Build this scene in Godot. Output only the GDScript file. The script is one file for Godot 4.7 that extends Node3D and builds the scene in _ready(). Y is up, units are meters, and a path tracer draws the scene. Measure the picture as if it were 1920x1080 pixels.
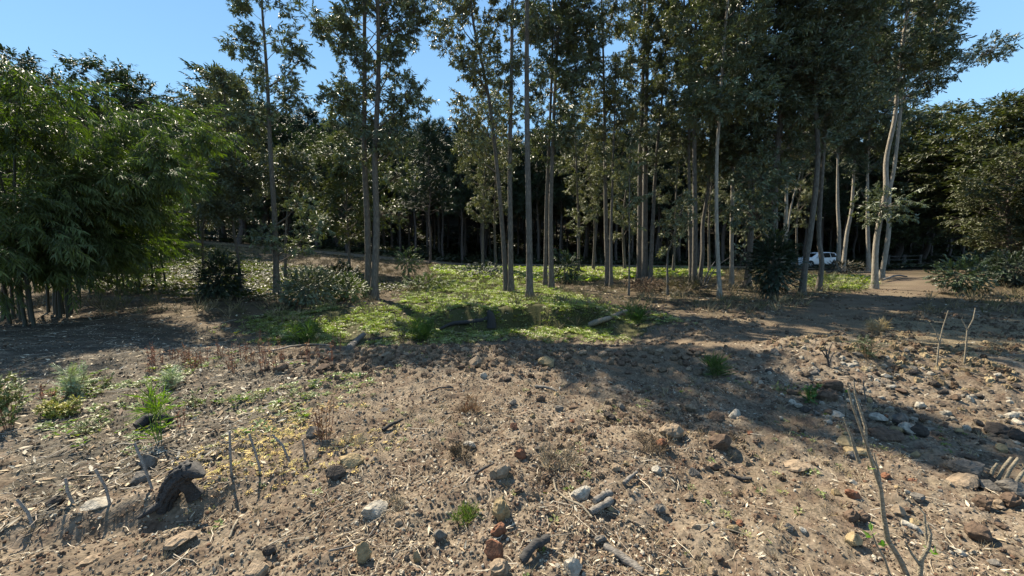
extends Node3D

const FOC := 703.7
const TILT := -0.10472
const EYE := Vector3(0, 1.6, 0)

var rng := RandomNumberGenerator.new()
var na := FastNoiseLite.new()
var nb := FastNoiseLite.new()
var nc := FastNoiseLite.new()
var nd := FastNoiseLite.new()
var names := {}
var M := {}
var S := {}
var Z := {}
var track := PackedVector2Array()
var road := PackedVector2Array()


# Collects triangles for one mesh. Corners are given counter-clockwise as seen from outside.
class MB:
	var v := PackedVector3Array()
	var n := PackedVector3Array()
	var c := PackedColorArray()
	var i := PackedInt32Array()

	func tri(a: Vector3, b: Vector3, d: Vector3, k := Color.WHITE) -> void:
		var q := (b - a).cross(d - a).normalized()
		var s := v.size()
		v.append(a); v.append(d); v.append(b)
		n.append(q); n.append(q); n.append(q)
		c.append(k); c.append(k); c.append(k)
		i.append(s); i.append(s + 1); i.append(s + 2)

	func quad(a: Vector3, b: Vector3, d: Vector3, e: Vector3, k := Color.WHITE) -> void:
		tri(a, b, d, k)
		tri(a, d, e, k)

	func leaf(o: Vector3, d: Vector3, s: Vector3, u: Vector3, l: float, w: float, fold: float, droop: float, k := Color.WHITE) -> void:
		var t := o + d * l - u * (droop * l)
		var m := o + d * (l * 0.42) - u * (droop * l * 0.25)
		tri(o, m - s * (w * 0.5) + u * fold, t, k)
		tri(o, t, m + s * (w * 0.5) + u * fold, k)

	func tube(p: PackedVector3Array, r: PackedFloat32Array, sides: int, k := Color.WHITE, cap := false, rough := 0.0, nz: FastNoiseLite = null) -> void:
		var s := v.size()
		var t := (p[1] - p[0]).normalized()
		var u := t.cross(Vector3(0.31, 0.2, 0.93)).normalized()
		for j in p.size():
			if j > 0:
				t = (p[mini(j + 1, p.size() - 1)] - p[j - 1]).normalized()
			u = (u - t * u.dot(t)).normalized()
			var w := t.cross(u)
			for a in sides:
				var q := u * cos(TAU * a / sides) + w * sin(TAU * a / sides)
				var rr := r[j]
				if nz:
					rr *= 1.0 + rough * nz.get_noise_3dv((p[j] + q * r[j]) * 40.0)
				v.append(p[j] + q * rr); n.append(q); c.append(k)
		for j in p.size() - 1:
			for a in sides:
				var b := (a + 1) % sides
				var A := s + j * sides + a
				var B := s + j * sides + b
				i.append(A); i.append(B + sides); i.append(B)
				i.append(A); i.append(A + sides); i.append(B + sides)
		if cap:
			for e: int in [0, p.size() - 1]:
				for a in range(1, sides - 1):
					var A := s + e * sides
					if e == 0:
						tri(v[A], v[A + a + 1], v[A + a], k)
					else:
						tri(v[A], v[A + a], v[A + a + 1], k)

	func box(o: Vector3, h: Vector3, b := Basis.IDENTITY, k := Color.WHITE) -> void:
		for ax in 3:
			for sg in [-1.0, 1.0]:
				var e := Vector3.ZERO
				e[ax] = sg
				var f := Vector3.ZERO
				f[(ax + 1) % 3] = 1.0
				var g := e.cross(f)
				e = b * (e * h); f = b * (f * h); g = b * (g * h)
				quad(o + e - f - g, o + e + f - g, o + e + f + g, o + e - f + g, k)

	func mesh(mat: Material = null) -> ArrayMesh:
		var a := []
		a.resize(Mesh.ARRAY_MAX)
		a[Mesh.ARRAY_VERTEX] = v; a[Mesh.ARRAY_NORMAL] = n; a[Mesh.ARRAY_COLOR] = c; a[Mesh.ARRAY_INDEX] = i
		var m := ArrayMesh.new()
		m.add_surface_from_arrays(Mesh.PRIMITIVE_TRIANGLES, a)
		if mat:
			m.surface_set_material(0, mat)
		return m


func numbered(called: String) -> String:
	var k: int = names.get(called, -1) + 1
	names[called] = k
	return called if k == 0 else "%s_%03d" % [called, k]


func tag(o: Node, label: String, category: String, group := "", kind := "") -> void:
	if label: o.set_meta("label", label)
	if category: o.set_meta("category", category)
	if group: o.set_meta("group", group)
	if kind: o.set_meta("kind", kind)


func base(called: String, at: Vector3, label: String, category: String, group := "") -> Node3D:
	var o := Node3D.new()
	o.name = numbered(called)
	add_child(o, true)
	o.position = at
	tag(o, label, category, group)
	return o


func part(called: String, mesh: Mesh, mat: Material, parent: Node, kind := "") -> MeshInstance3D:
	var o := MeshInstance3D.new()
	o.name = called if parent != self else numbered(called)
	o.mesh = mesh
	if mat: o.material_override = mat
	parent.add_child(o, true)
	if kind: o.set_meta("kind", kind)
	return o


func multi(called: String, mesh: Mesh, mat: Material, xf: Array[Transform3D], cols: PackedColorArray, parent: Node, kind := "stuff") -> MultiMeshInstance3D:
	var mm := MultiMesh.new()
	mm.transform_format = MultiMesh.TRANSFORM_3D
	mm.use_colors = true
	mm.mesh = mesh
	mm.instance_count = xf.size()
	for k in xf.size():
		mm.set_instance_transform(k, xf[k])
		mm.set_instance_color(k, cols[k])
	var o := MultiMeshInstance3D.new()
	o.name = called if parent != self else numbered(called)
	o.multimesh = mm
	o.material_override = mat
	parent.add_child(o, true)
	if kind: o.set_meta("kind", kind)
	return o


func rf(a: float, b: float) -> float:
	return rng.randf_range(a, b)


func rdir() -> Vector3:
	var y := rf(-1, 1)
	var a := rf(0, TAU)
	var s := sqrt(1.0 - y * y)
	return Vector3(cos(a) * s, y, sin(a) * s)


func basis_along(d: Vector3, roll := 0.0) -> Basis:
	var x := d.normalized()
	var up := Vector3.UP if absf(x.y) < 0.95 else Vector3.RIGHT
	var z := x.cross(up).normalized()
	return Basis(x, z.cross(x), z).rotated(x, roll)


func lin(r: float, g: float, b: float) -> Color:
	return Color(r, g, b).linear_to_srgb()


# ---- where a place in the photograph lies on the ground ----
func ray(px: float, py: float) -> Vector3:
	return Basis(Vector3.RIGHT, TILT) * Vector3((px - 960.0) / FOC, (540.0 - py) / FOC, -1.0)


func pt(px: float, py: float, depth: float) -> Vector3:
	var r := ray(px, py)
	return EYE + r * (depth / -r.z)


func gp(px: float, py: float) -> Vector3:
	var r := ray(px, py)
	var t := 0.6
	var step := 0.08
	while t < 140.0:
		var p := EYE + r * t
		if p.y < hs(p.x, p.z):
			break
		t += step
		step *= 1.03
	var lo := t - step
	for k in 14:
		var mid := (lo + t) * 0.5
		var p := EYE + r * mid
		if p.y < hs(p.x, p.z): t = mid
		else: lo = mid
	return EYE + r * t


# metres per pixel of the photograph at a place
func unit(g: Vector3) -> float:
	return (g - EYE).dot(Basis(Vector3.RIGHT, TILT) * Vector3.FORWARD) / FOC


func poly(a: Array) -> PackedVector2Array:
	var o := PackedVector2Array()
	for q in a:
		var p := gp(q[0], q[1])
		o.append(Vector2(p.x, p.z))
	return o


func lerp_table(t: Array, x: float) -> float:
	for k in range(1, t.size()):
		if x < t[k][0]:
			return lerpf(t[k - 1][1], t[k][1], clampf((x - t[k - 1][0]) / (t[k][0] - t[k - 1][0]), 0, 1))
	return t[-1][1]


func away(p: Vector2, line: PackedVector2Array) -> float:
	var best := 1e9
	for k in line.size() - 1:
		var q := Geometry2D.get_closest_point_to_segment(p, line[k], line[k + 1])
		best = minf(best, p.distance_squared_to(q))
	return sqrt(best)


const ROAD_Y := [[-70.0, 5.2], [-40.0, 3.2], [-26.0, 2.05], [-15.0, 1.2], [-4.5, 0.16], [15.0, -0.12], [30.0, -0.42], [60.0, -0.1], [90.0, 1.0]]
const HILL := [[-60.0, 19.0], [-15.0, 15.0], [5.0, 14.0], [30.0, 13.0], [60.0, 14.0]]


func bump(x: float, z: float, cx: float, cz: float, sx: float, sz: float) -> float:
	var a := (x - cx) / sx
	var b := (z - cz) / sz
	return exp(-a * a - b * b)


func hs(x: float, z: float) -> float:
	var d := -z
	if d < -2.0:
		return 0.0
	var h := lerp_table(ROAD_Y, x) * smoothstep(8.5, 30.0, d)
	# the low grassy dip and the small bank behind it
	var mx := smoothstep(-9.0, -5.0, x) * (1.0 - smoothstep(2.2, 3.6, x))
	var edge := 9.0 + 0.25 * sin(x * 1.7) + 0.12 * sin(x * 4.1)
	var sharp := smoothstep(-2.4, -1.4, x) * (1.0 - smoothstep(2.0, 3.0, x))
	var rise := lerpf(smoothstep(edge - 0.8, edge + 2.6, d), smoothstep(edge - 0.16, edge + 0.16, d), sharp)
	h -= 0.36 * mx * smoothstep(5.6, 7.6, d) * (1.0 - rise)
	h += 0.14 * mx * sharp * rise * (1.0 - smoothstep(9.4, 12.0, d))
	# long row of clods, mound at the right, bank beside the path, ground rising behind the road
	h += 0.07 * bump(x, z, -0.4, -5.55 + 0.05 * x, 3.2, 0.35)
	h += 0.34 * bump(x, z, 4.3, -5.0, 1.5, 0.8) + 0.20 * bump(x, z, 6.3, -4.5, 1.7, 0.9) + 0.08 * bump(x, z, 2.2, -5.6, 0.9, 0.3)
	h += 0.9 * bump(x, z, 26.0, -17.5, 4.5, 3.0) + 0.5 * bump(x, z, 21.5, -15.3, 2.0, 1.3)
	h += 0.06 * bump(x, z, 0.75, -2.7, 0.35, 0.5) + 0.05 * bump(x, z, 1.3, -3.0, 0.5, 0.3) + 0.06 * bump(x, z, -0.1, -2.3, 0.3, 0.25)
	h -= 0.085 * bump(x, z + 0.3 * (x + 2.2), -2.2, -2.07, 0.55, 0.11)
	h += 0.035 * bump(x, z + 0.3 * (x + 2.2), -2.2, -2.32, 0.6, 0.12)
	if d > 34.0:
		h += lerp_table(HILL, x) * smoothstep(38.0, 110.0, d)
	return h


func tmask(x: float, z: float) -> float:
	if z > -3.5 or z < -40.0 or x < -1.0:
		return 0.0
	return 1.0 - smoothstep(0.55, 1.25, away(Vector2(x, z), track) / (0.36 + 0.06 * -z) + 0.5 * nb.get_noise_2d(x * 2.0, z * 2.0))


func hg(x: float, z: float) -> float:
	var d := -z
	var f := 1.0 - 0.75 * tmask(x, z)
	var k := f * (0.035 * na.get_noise_2d(x * 1.6, z * 1.6) + 0.018 * nb.get_noise_2d(x * 6.0, z * 6.0))
	if d < 9.0:
		var q := nc.get_noise_2d(x * 22.0, z * 22.0)
		k += f * (0.007 * q + 0.003 * nd.get_noise_2d(x * 70.0, z * 70.0))
		# ploughed lumps
		k += f * 0.012 * maxf(0.0, nc.get_noise_2d(x * 9.0 + 50.0, z * 9.0)) * (0.6 + nb.get_noise_2d(x * 1.5 + 9.0, z * 1.5))
	return hs(x, z) + k


func on(x: float, z: float, lift := 0.0) -> Vector3:
	return Vector3(x, hg(x, z) + lift, z)


func spot(px: float, py: float, lift := 0.0) -> Vector3:
	var p := gp(px, py)
	return on(p.x, p.z, lift)


func has(name_: String, x: float, z: float, wob := 0.35) -> bool:
	var w := wob * minf(1.0, -z * 0.12)
	return Geometry2D.is_point_in_polygon(Vector2(x + w * nb.get_noise_2d(x * 5.0, z * 5.0), z + w * nb.get_noise_2d(x * 5.0 + 77.0, z * 5.0)), Z[name_])


# a noise texture; the ramp runs through the given grey levels
func noise_tex(freq: float, greys: Array, size := 512, kind := FastNoiseLite.TYPE_SIMPLEX_SMOOTH, oct := 4, sd := 1) -> NoiseTexture2D:
	var f := FastNoiseLite.new()
	f.noise_type = kind
	f.frequency = freq
	f.fractal_octaves = oct
	f.seed = sd
	var t := NoiseTexture2D.new()
	t.width = size; t.height = size
	t.seamless = true
	t.noise = f
	var g := Gradient.new()
	var offs := PackedFloat32Array()
	var cols := PackedColorArray()
	for k in greys.size():
		offs.append(float(k) / (greys.size() - 1))
		var q = greys[k]
		cols.append(q if q is Color else Color(q, q, q))
	g.offsets = offs; g.colors = cols
	t.color_ramp = g
	return t


func mat(key: String, col: Color, rough := 0.9, tex: Texture2D = null, scale := Vector3.ONE, world := true) -> StandardMaterial3D:
	var m := StandardMaterial3D.new()
	m.resource_name = key
	m.albedo_color = col
	m.roughness = rough
	m.vertex_color_use_as_albedo = true
	m.cull_mode = BaseMaterial3D.CULL_DISABLED
	if tex:
		m.albedo_texture = tex
		m.uv1_triplanar = true
		m.uv1_world_triplanar = world
		m.uv1_scale = scale
	M[key] = m
	return m


func _ready() -> void:
	# camera, sky, sun, exposure
	var cam := Camera3D.new()
	cam.name = "camera"
	cam.fov = 75.0
	cam.position = EYE
	cam.rotation.x = TILT
	cam.near = 0.05
	cam.far = 900.0
	add_child(cam)
	var env := Environment.new()
	env.background_mode = Environment.BG_SKY
	var saz := deg_to_rad(41.0)
	var sel := deg_to_rad(48.0)
	var to_sun := Vector3(-sin(saz) * cos(sel), sin(sel), -cos(saz) * cos(sel))
	var sm := PanoramaSkyMaterial.new()
	sm.panorama = sky_air(to_sun)
	var sky := Sky.new()
	sky.sky_material = sm
	env.sky = sky
	env.tonemap_mode = Environment.TONE_MAPPER_LINEAR
	env.tonemap_exposure = 2.95
	env.sdfgi_enabled = true
	env.ssao_enabled = true
	env.ssil_enabled = true
	var we := WorldEnvironment.new()
	we.name = "world"
	we.environment = env
	add_child(we)
	var sun := DirectionalLight3D.new()
	sun.name = "sun"
	sun.light_energy = 1.55
	sun.light_color = Color(1.0, 0.95, 0.86)
	sun.light_angular_distance = 0.5
	sun.shadow_enabled = true
	sun.basis = Basis.looking_at(-to_sun)
	add_child(sun)

	rng.seed = 11
	for k in 4:
		var f: FastNoiseLite = [na, nb, nc, nd][k]
		f.seed = 5 + k * 7
		f.frequency = 1.0
		f.noise_type = FastNoiseLite.TYPE_SIMPLEX
		f.fractal_octaves = 2
	track = PackedVector2Array([Vector2(29.5, -34.0), Vector2(26.5, -25.5), Vector2(16.2, -15.4), Vector2(7.4, -8.6), Vector2(4.3, -6.6), Vector2(1.6, -5.0)])
	road = PackedVector2Array([Vector2(-62, -40), Vector2(-42, -36), Vector2(-27, -33), Vector2(-15, -31), Vector2(-4.5, -32.5), Vector2(6, -34), Vector2(16, -35.5), Vector2(24, -37), Vector2(31, -38.5), Vector2(45, -40.5), Vector2(70, -44)])
	Z.smooth = poly([[1400, 770], [1540, 780], [1580, 1000], [1640, 1079], [1240, 1079], [1300, 900]])
	Z.grass = poly([[470, 612], [500, 590], [560, 580], [640, 575], [730, 583], [790, 545], [850, 510], [905, 510], [1010, 535], [1130, 572], [1170, 590], [1265, 600], [1215, 622], [1000, 632], [800, 642], [700, 645], [600, 650], [500, 640]])
	Z.verge = poly([[820, 500], [1340, 504], [1345, 519], [1180, 523], [1080, 528], [1010, 530], [820, 515]])
	Z.herbs = poly([[1530, 520], [1640, 520], [1660, 540], [1600, 548], [1540, 540]])
	Z.mulch = poly([[0, 600], [200, 575], [430, 580], [440, 620], [500, 660], [620, 700], [560, 780], [400, 870], [0, 1010]])
	Z.moss = poly([[340, 862], [420, 812], [560, 768], [648, 790], [655, 850], [560, 872], [410, 885]])
	Z.slope = poly([[130, 545], [140, 475], [400, 462], [520, 500], [640, 505], [760, 545], [500, 565]])
	Z.brush = poly([[860, 530], [1000, 522], [1650, 522], [1650, 552], [1400, 566], [1130, 566], [1010, 545]])
	Z.left = poly([[0, 720], [350, 680], [640, 690], [740, 720], [560, 800], [300, 800], [0, 830]])
	Z.clods = poly([[520, 682], [700, 655], [1000, 652], [1330, 630], [1420, 655], [1200, 690], [900, 690], [640, 704], [520, 706]])
	Z.furrow = poly([[880, 1010], [1000, 800], [1050, 775], [1250, 735], [1420, 760], [1410, 870], [1230, 900], [1180, 1000], [1000, 1060]])
	Z.lumpy = poly([[1480, 640], [1700, 632], [1960, 640], [1960, 780], [1820, 760], [1660, 690], [1500, 665]])
	Z.mound = poly([[1400, 700], [1560, 650], [1680, 665], [1930, 760], [1930, 840], [1700, 810], [1500, 760]])
	Z.field = poly([[1180, 575], [1640, 560], [1700, 590], [1920, 580], [1920, 650], [1400, 660], [1150, 640]])
	Z.near = poly([[0, 1079], [0, 720], [700, 650], [1300, 640], [1919, 690], [1919, 1079]])
	make_materials()
	for k in 3: S.get_or_add("euc", []).append(spray("euc", 20 + k))
	for k in 2:
		S.get_or_add("broad", []).append(spray("broad", 30 + k))
		S.get_or_add("far", []).append(spray("far", 36 + k))
		S.get_or_add("fern", []).append(spray("fern", 40 + k))
	S.bamboo = [spray("bamboo", 50)]
	S.herb = [spray("herb", 60), spray("herb", 61)]
	S.blade = [spray("blade", 70)]
	S.tuft = [tuft(80), tuft(81)]
	S.stone = []
	for k in 7: S.stone.append(stone_mesh(90 + k, 9, 0.22))
	S.clod = stone_mesh(120, 3, 0.5)
	rng.seed = 12

	make_ground()
	ribbon("dirt_road", road, 1.9, M.soil, 0.10)
	make_gums()
	make_left_side()
	make_woods()
	make_shrubs()
	make_car(Vector3(30.9, hs(30.9, -38.3) + 0.11, -38.3))
	make_fence()
	make_wood_debris()
	make_stones()
	make_weeds()
	make_cover()


func make_materials() -> void:
	var speck := noise_tex(0.035, [0.45, 0.75, 0.9, 1.0, 1.0], 512, FastNoiseLite.TYPE_SIMPLEX_SMOOTH, 5, 3)
	var soil := mat("soil", Color(1, 1, 1), 0.97, speck, Vector3(1.6, 1.6, 1.6))
	soil.metallic_specular = 0.25
	soil.heightmap_enabled = true
	soil.heightmap_texture = noise_tex(0.05, [0.0, 1.0], 512, FastNoiseLite.TYPE_SIMPLEX_SMOOTH, 5, 9)
	soil.heightmap_scale = 0.7
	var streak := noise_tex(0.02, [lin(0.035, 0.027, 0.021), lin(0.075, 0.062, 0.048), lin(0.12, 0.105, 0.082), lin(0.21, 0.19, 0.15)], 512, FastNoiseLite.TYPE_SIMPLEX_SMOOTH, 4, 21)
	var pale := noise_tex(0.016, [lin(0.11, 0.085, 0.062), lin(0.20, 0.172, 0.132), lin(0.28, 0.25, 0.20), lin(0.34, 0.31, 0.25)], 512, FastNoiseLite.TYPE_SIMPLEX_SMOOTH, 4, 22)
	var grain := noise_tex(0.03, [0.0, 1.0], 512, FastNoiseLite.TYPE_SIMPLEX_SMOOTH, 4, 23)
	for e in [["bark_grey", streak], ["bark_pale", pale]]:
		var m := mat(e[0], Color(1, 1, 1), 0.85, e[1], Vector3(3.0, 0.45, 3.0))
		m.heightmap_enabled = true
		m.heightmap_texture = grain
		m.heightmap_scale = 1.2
	mat("pine_bark", Color(1, 1, 1), 0.95, noise_tex(0.03, [lin(0.05, 0.04, 0.033), lin(0.13, 0.10, 0.085)], 256, FastNoiseLite.TYPE_SIMPLEX_SMOOTH, 4, 24), Vector3(2, 0.7, 2))
	mat("twig", lin(0.11, 0.09, 0.07), 0.9)
	mat("cane", lin(0.028, 0.03, 0.018), 0.6)
	for e in [["gum_leaf", 0.45, Color(0.62, 0.64, 0.42)], ["leaf", 0.52, Color(0.58, 0.64, 0.3)], ["bamboo_leaf", 0.55, Color(0.78, 0.9, 0.34)], ["herb_leaf", 0.5, Color(0.75, 0.9, 0.25)]]:
		var m := mat(e[0], Color(1, 1, 1), e[1])
		m.backlight_enabled = true
		m.backlight = e[2]
		m.metallic_specular = 0.5
	var nl := mat("needle", Color(1, 1, 1), 0.5)
	nl.backlight_enabled = true
	nl.backlight = Color(0.4, 0.5, 0.2)
	var fr := mat("fresh", lin(0.13, 0.22, 0.035), 0.5)
	fr.backlight_enabled = true
	fr.backlight = Color(0.7, 0.9, 0.2)
	mat("dry", Color(1, 1, 1), 0.9)
	mat("dry_stem", lin(0.22, 0.14, 0.08), 0.9)
	mat("red_stem", lin(0.20, 0.085, 0.05), 0.9)
	var rt := noise_tex(0.02, [0.5, 0.8, 0.95, 1.0], 256, FastNoiseLite.TYPE_SIMPLEX_SMOOTH, 5, 31)
	var rb := noise_tex(0.05, [0.0, 1.0], 256, FastNoiseLite.TYPE_SIMPLEX_SMOOTH, 5, 32)
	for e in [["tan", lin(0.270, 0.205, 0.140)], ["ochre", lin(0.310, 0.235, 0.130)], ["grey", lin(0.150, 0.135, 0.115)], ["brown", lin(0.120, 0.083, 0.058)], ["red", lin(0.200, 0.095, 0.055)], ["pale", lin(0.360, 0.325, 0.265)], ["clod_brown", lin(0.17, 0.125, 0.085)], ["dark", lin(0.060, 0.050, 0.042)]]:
		var m := mat(e[0], e[1], 0.92, rt, Vector3.ONE * 5.0)
		m.heightmap_enabled = true
		m.heightmap_texture = rb
		m.heightmap_scale = 0.5
		m.metallic_specular = 0.3
	var clod := mat("clod", Color(1, 1, 1), 0.97, rt, Vector3.ONE * 4.0)
	clod.metallic_specular = 0.2
	var wg := noise_tex(0.02, [0.45, 0.8, 1.0], 256, FastNoiseLite.TYPE_SIMPLEX_SMOOTH, 4, 41)
	for e in [["grey_wood", lin(0.34, 0.31, 0.27)], ["old_wood", lin(0.22, 0.195, 0.165)], ["dark_wood", lin(0.05, 0.046, 0.043)], ["pale_wood", lin(0.32, 0.27, 0.19)], ["burnt_wood", lin(0.025, 0.023, 0.022)]]:
		var m := mat(e[0], e[1], 0.88, wg, Vector3(5, 18, 18))
		m.heightmap_enabled = true
		m.heightmap_texture = wg
		m.heightmap_scale = 0.6
	mat("car_paint", lin(0.80, 0.81, 0.82), 0.3).clearcoat_enabled = true
	mat("dark_glass", lin(0.012, 0.013, 0.015), 0.08)
	mat("rubber", lin(0.02, 0.02, 0.02), 0.85)
	mat("metal", lin(0.45, 0.45, 0.46), 0.35).metallic = 0.9
	mat("clear", lin(0.6, 0.62, 0.65), 0.1)
	mat("red_lamp", lin(0.25, 0.02, 0.02), 0.2)


func make_gums() -> void:
	rng.seed = 100
	var g1 := Color(0.100, 0.123, 0.070)
	var g2 := Color(0.095, 0.112, 0.072)
	var g3 := Color(0.095, 0.120, 0.072)
	var y := Color(0.140, 0.153, 0.085)
	var rows := [
		["lone tall eucalyptus leaning left, farthest left of the tall trees", 519, 556, [[516, 420], [513, 300], [500, 140], [487, 0]], 12, 235, 58, 10.4, 27, "bark_grey", g1, [[450, 85, 0.3, 22, 22], [565, 112, 0.0, 16, 16], [470, 210, 0.3, 30, 26], [545, 180, 0, 26, 24], [500, 445, 0.4, 26, 26], [590, 425, 0.2, 26, 24], [560, 380, 0.2, 20, 14], [565, 460, -0.2, 22, 14]]],
		["left trunk of the close pair of eucalyptus on the grass", 691, 557, [[687, 420], [686, 300], [686, 140], [684, 0]], 12, 330, 74, 12.4, 46, "bark_grey", g1, [[640, 190, 0.2, 32, 40], [625, 60, 0.1, 24, 30]]],
		["right trunk of the close pair of eucalyptus on the grass", 701, 560, [[703, 420], [705, 300], [708, 140], [711, 0]], 13, 330, 80, 12.8, 50, "bark_grey", g1, [[770, 180, 0.2, 34, 44], [785, 10, 0, 26, 30], [745, 270, 0.0, 34, 30]]],
		["slim eucalyptus leaning left and forking high over the gap of sky", 950, 548, [[942, 430], [936, 355], [921, 215], [907, 133], [887, 40], [880, -40]], 9, 330, 62, 13.0, 48, "bark_grey", y, [[835, 70, 0.1, 30, 44], [850, 20, 0.2, 30, 34], [872, 210, 0.2, 30, 40], [895, 130, 0.3, 34, 44], [880, 275, 0.3, 28, 34]]],
		["straight eucalyptus sharing a root with the left leaning one", 958, 549, [[957, 430], [956, 300], [959, 140], [961, 0]], 10, 150, 44, 15.0, 26, "bark_grey", g2],
		["single straight grey eucalyptus with a bare trunk nearest the grass", 993, 560, [[992, 430], [989, 290], [988, 140], [988, 0]], 12, 190, 46, 16.0, 30, "bark_grey", g2],
		["thin eucalyptus, left stem of the trio right of the bare grey trunk", 1022, 537, [[1024, 430], [1025, 375], [1033, 167], [1037, 0]], 7, 330, 50, 14.0, 46, "bark_grey", g3, [[1040, 50, 0.0, 44, 90], [1085, 70, -0.4, 34, 70]]],
		["eucalyptus with a dense dark crown, right stem of that trio", 1034, 542, [[1033, 430], [1034, 340], [1044, 110], [1054, 0]], 9, 300, 66, 14.0, 54, "bark_grey", g3, [[1090, 20, 0.2, 40, 90], [1010, 40, 0.1, 34, 60], [1080, 130, 0.3, 34, 60], [1065, 245, 0.3, 40, 60]]],
		["straight eucalyptus left of the three trunks, thin crown against the sky", 1140, 536, [[1138, 430], [1135, 300], [1131, 120], [1128, 30]], 9, 290, 50, 12.2, 34, "bark_grey", y, [[1165, 190, 0.2, 28, 30], [1105, 110, 0.2, 26, 30], [1150, 30, 0.1, 34, 50]]],
		["slim stem growing from the same foot as the straight eucalyptus", 1146, 538, [[1147, 430], [1148, 375], [1150, 290]], 6, 360, 50, 8.0, 26, "bark_grey", y],
		["left trunk of the three eucalyptus rising from one heap of bark", 1199, 530, [[1201, 420], [1202, 300], [1205, 200], [1208, 0]], 11, 250, 52, 15.0, 40, "bark_grey", y],
		["middle trunk of the three eucalyptus rising from one heap of bark", 1209, 532, [[1210, 420], [1211, 300], [1213, 190], [1216, 0]], 11, 230, 52, 15.5, 40, "bark_grey", g1],
		["right trunk of the three, leaning out from the heap of bark", 1219, 533, [[1226, 420], [1232, 300], [1240, 190], [1246, 90]], 8, 330, 44, 11.0, 34, "bark_grey", g2],
		["eucalyptus behind the dead leaning branches, left of two", 1296, 540, [[1296, 420], [1295, 300], [1289, 139], [1279, 0]], 8, 330, 58, 14.0, 46, "bark_grey", y],
		["eucalyptus behind the dead leaning branches, right of two", 1302, 543, [[1301, 420], [1303, 270], [1307, 140], [1309, 0]], 10, 260, 60, 15.5, 46, "bark_grey", g1],
		["slightly bent eucalyptus just right of that pair", 1310, 537, [[1314, 480], [1320, 420], [1327, 350], [1332, 250]], 8, 360, 50, 11.0, 40, "bark_grey", y],
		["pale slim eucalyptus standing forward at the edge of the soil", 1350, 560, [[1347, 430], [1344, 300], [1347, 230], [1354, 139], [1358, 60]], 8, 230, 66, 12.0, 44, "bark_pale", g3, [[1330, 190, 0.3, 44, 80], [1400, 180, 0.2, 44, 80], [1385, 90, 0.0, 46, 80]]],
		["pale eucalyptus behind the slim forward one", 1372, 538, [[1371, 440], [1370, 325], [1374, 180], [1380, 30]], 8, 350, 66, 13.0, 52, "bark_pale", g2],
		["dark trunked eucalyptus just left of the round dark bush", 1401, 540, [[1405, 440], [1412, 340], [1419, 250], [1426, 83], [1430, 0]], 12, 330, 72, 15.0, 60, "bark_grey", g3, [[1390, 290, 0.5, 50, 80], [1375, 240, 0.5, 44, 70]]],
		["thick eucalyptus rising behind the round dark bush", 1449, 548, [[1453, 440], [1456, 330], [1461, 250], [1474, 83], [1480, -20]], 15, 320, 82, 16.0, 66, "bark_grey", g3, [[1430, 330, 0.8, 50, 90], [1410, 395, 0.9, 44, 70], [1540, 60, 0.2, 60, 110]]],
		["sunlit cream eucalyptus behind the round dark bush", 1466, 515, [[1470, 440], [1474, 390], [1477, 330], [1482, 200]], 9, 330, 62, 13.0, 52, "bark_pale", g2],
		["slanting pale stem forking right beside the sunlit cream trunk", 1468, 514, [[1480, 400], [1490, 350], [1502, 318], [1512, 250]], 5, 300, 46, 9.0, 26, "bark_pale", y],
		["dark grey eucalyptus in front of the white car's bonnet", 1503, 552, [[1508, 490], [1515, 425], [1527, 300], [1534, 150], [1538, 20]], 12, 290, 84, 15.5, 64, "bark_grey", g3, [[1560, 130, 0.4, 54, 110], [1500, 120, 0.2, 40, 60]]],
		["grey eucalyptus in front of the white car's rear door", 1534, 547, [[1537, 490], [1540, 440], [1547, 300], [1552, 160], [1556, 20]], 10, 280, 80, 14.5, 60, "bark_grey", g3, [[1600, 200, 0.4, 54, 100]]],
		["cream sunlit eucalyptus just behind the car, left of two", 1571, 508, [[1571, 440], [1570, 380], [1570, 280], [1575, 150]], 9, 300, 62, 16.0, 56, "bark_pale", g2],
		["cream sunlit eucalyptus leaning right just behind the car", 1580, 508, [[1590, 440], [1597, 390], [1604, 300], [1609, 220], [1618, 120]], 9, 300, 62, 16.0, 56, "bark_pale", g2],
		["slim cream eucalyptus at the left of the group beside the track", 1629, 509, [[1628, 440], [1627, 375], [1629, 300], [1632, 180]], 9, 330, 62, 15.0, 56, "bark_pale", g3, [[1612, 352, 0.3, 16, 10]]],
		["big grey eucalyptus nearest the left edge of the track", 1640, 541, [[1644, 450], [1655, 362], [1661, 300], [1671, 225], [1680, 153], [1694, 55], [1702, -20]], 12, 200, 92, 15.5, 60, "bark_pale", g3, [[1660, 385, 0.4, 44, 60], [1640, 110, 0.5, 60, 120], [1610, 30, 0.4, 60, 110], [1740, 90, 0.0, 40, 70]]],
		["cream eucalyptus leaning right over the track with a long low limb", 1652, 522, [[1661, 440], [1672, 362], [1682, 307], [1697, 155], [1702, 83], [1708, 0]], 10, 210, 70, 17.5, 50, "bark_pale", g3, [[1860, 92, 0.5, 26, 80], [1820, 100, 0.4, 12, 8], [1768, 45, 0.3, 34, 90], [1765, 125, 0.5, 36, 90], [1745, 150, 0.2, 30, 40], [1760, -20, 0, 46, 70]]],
		["thin young eucalyptus sapling with bare stem left of the three trunks", 1179, 553, [[1181, 455], [1182, 400]], 3, 440, 18, 2.9, 10, "bark_grey", y],
		["thin sapling with a few leaves at its tip right of the three trunks", 1252, 553, [[1253, 480], [1255, 462]], 4, 478, 15, 1.9, 8, "bark_grey", y],
	]
	for a in rows: gum(a)
	# lower, lighter crowns that fill the gaps under the tall ones
	var k := 0
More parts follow.
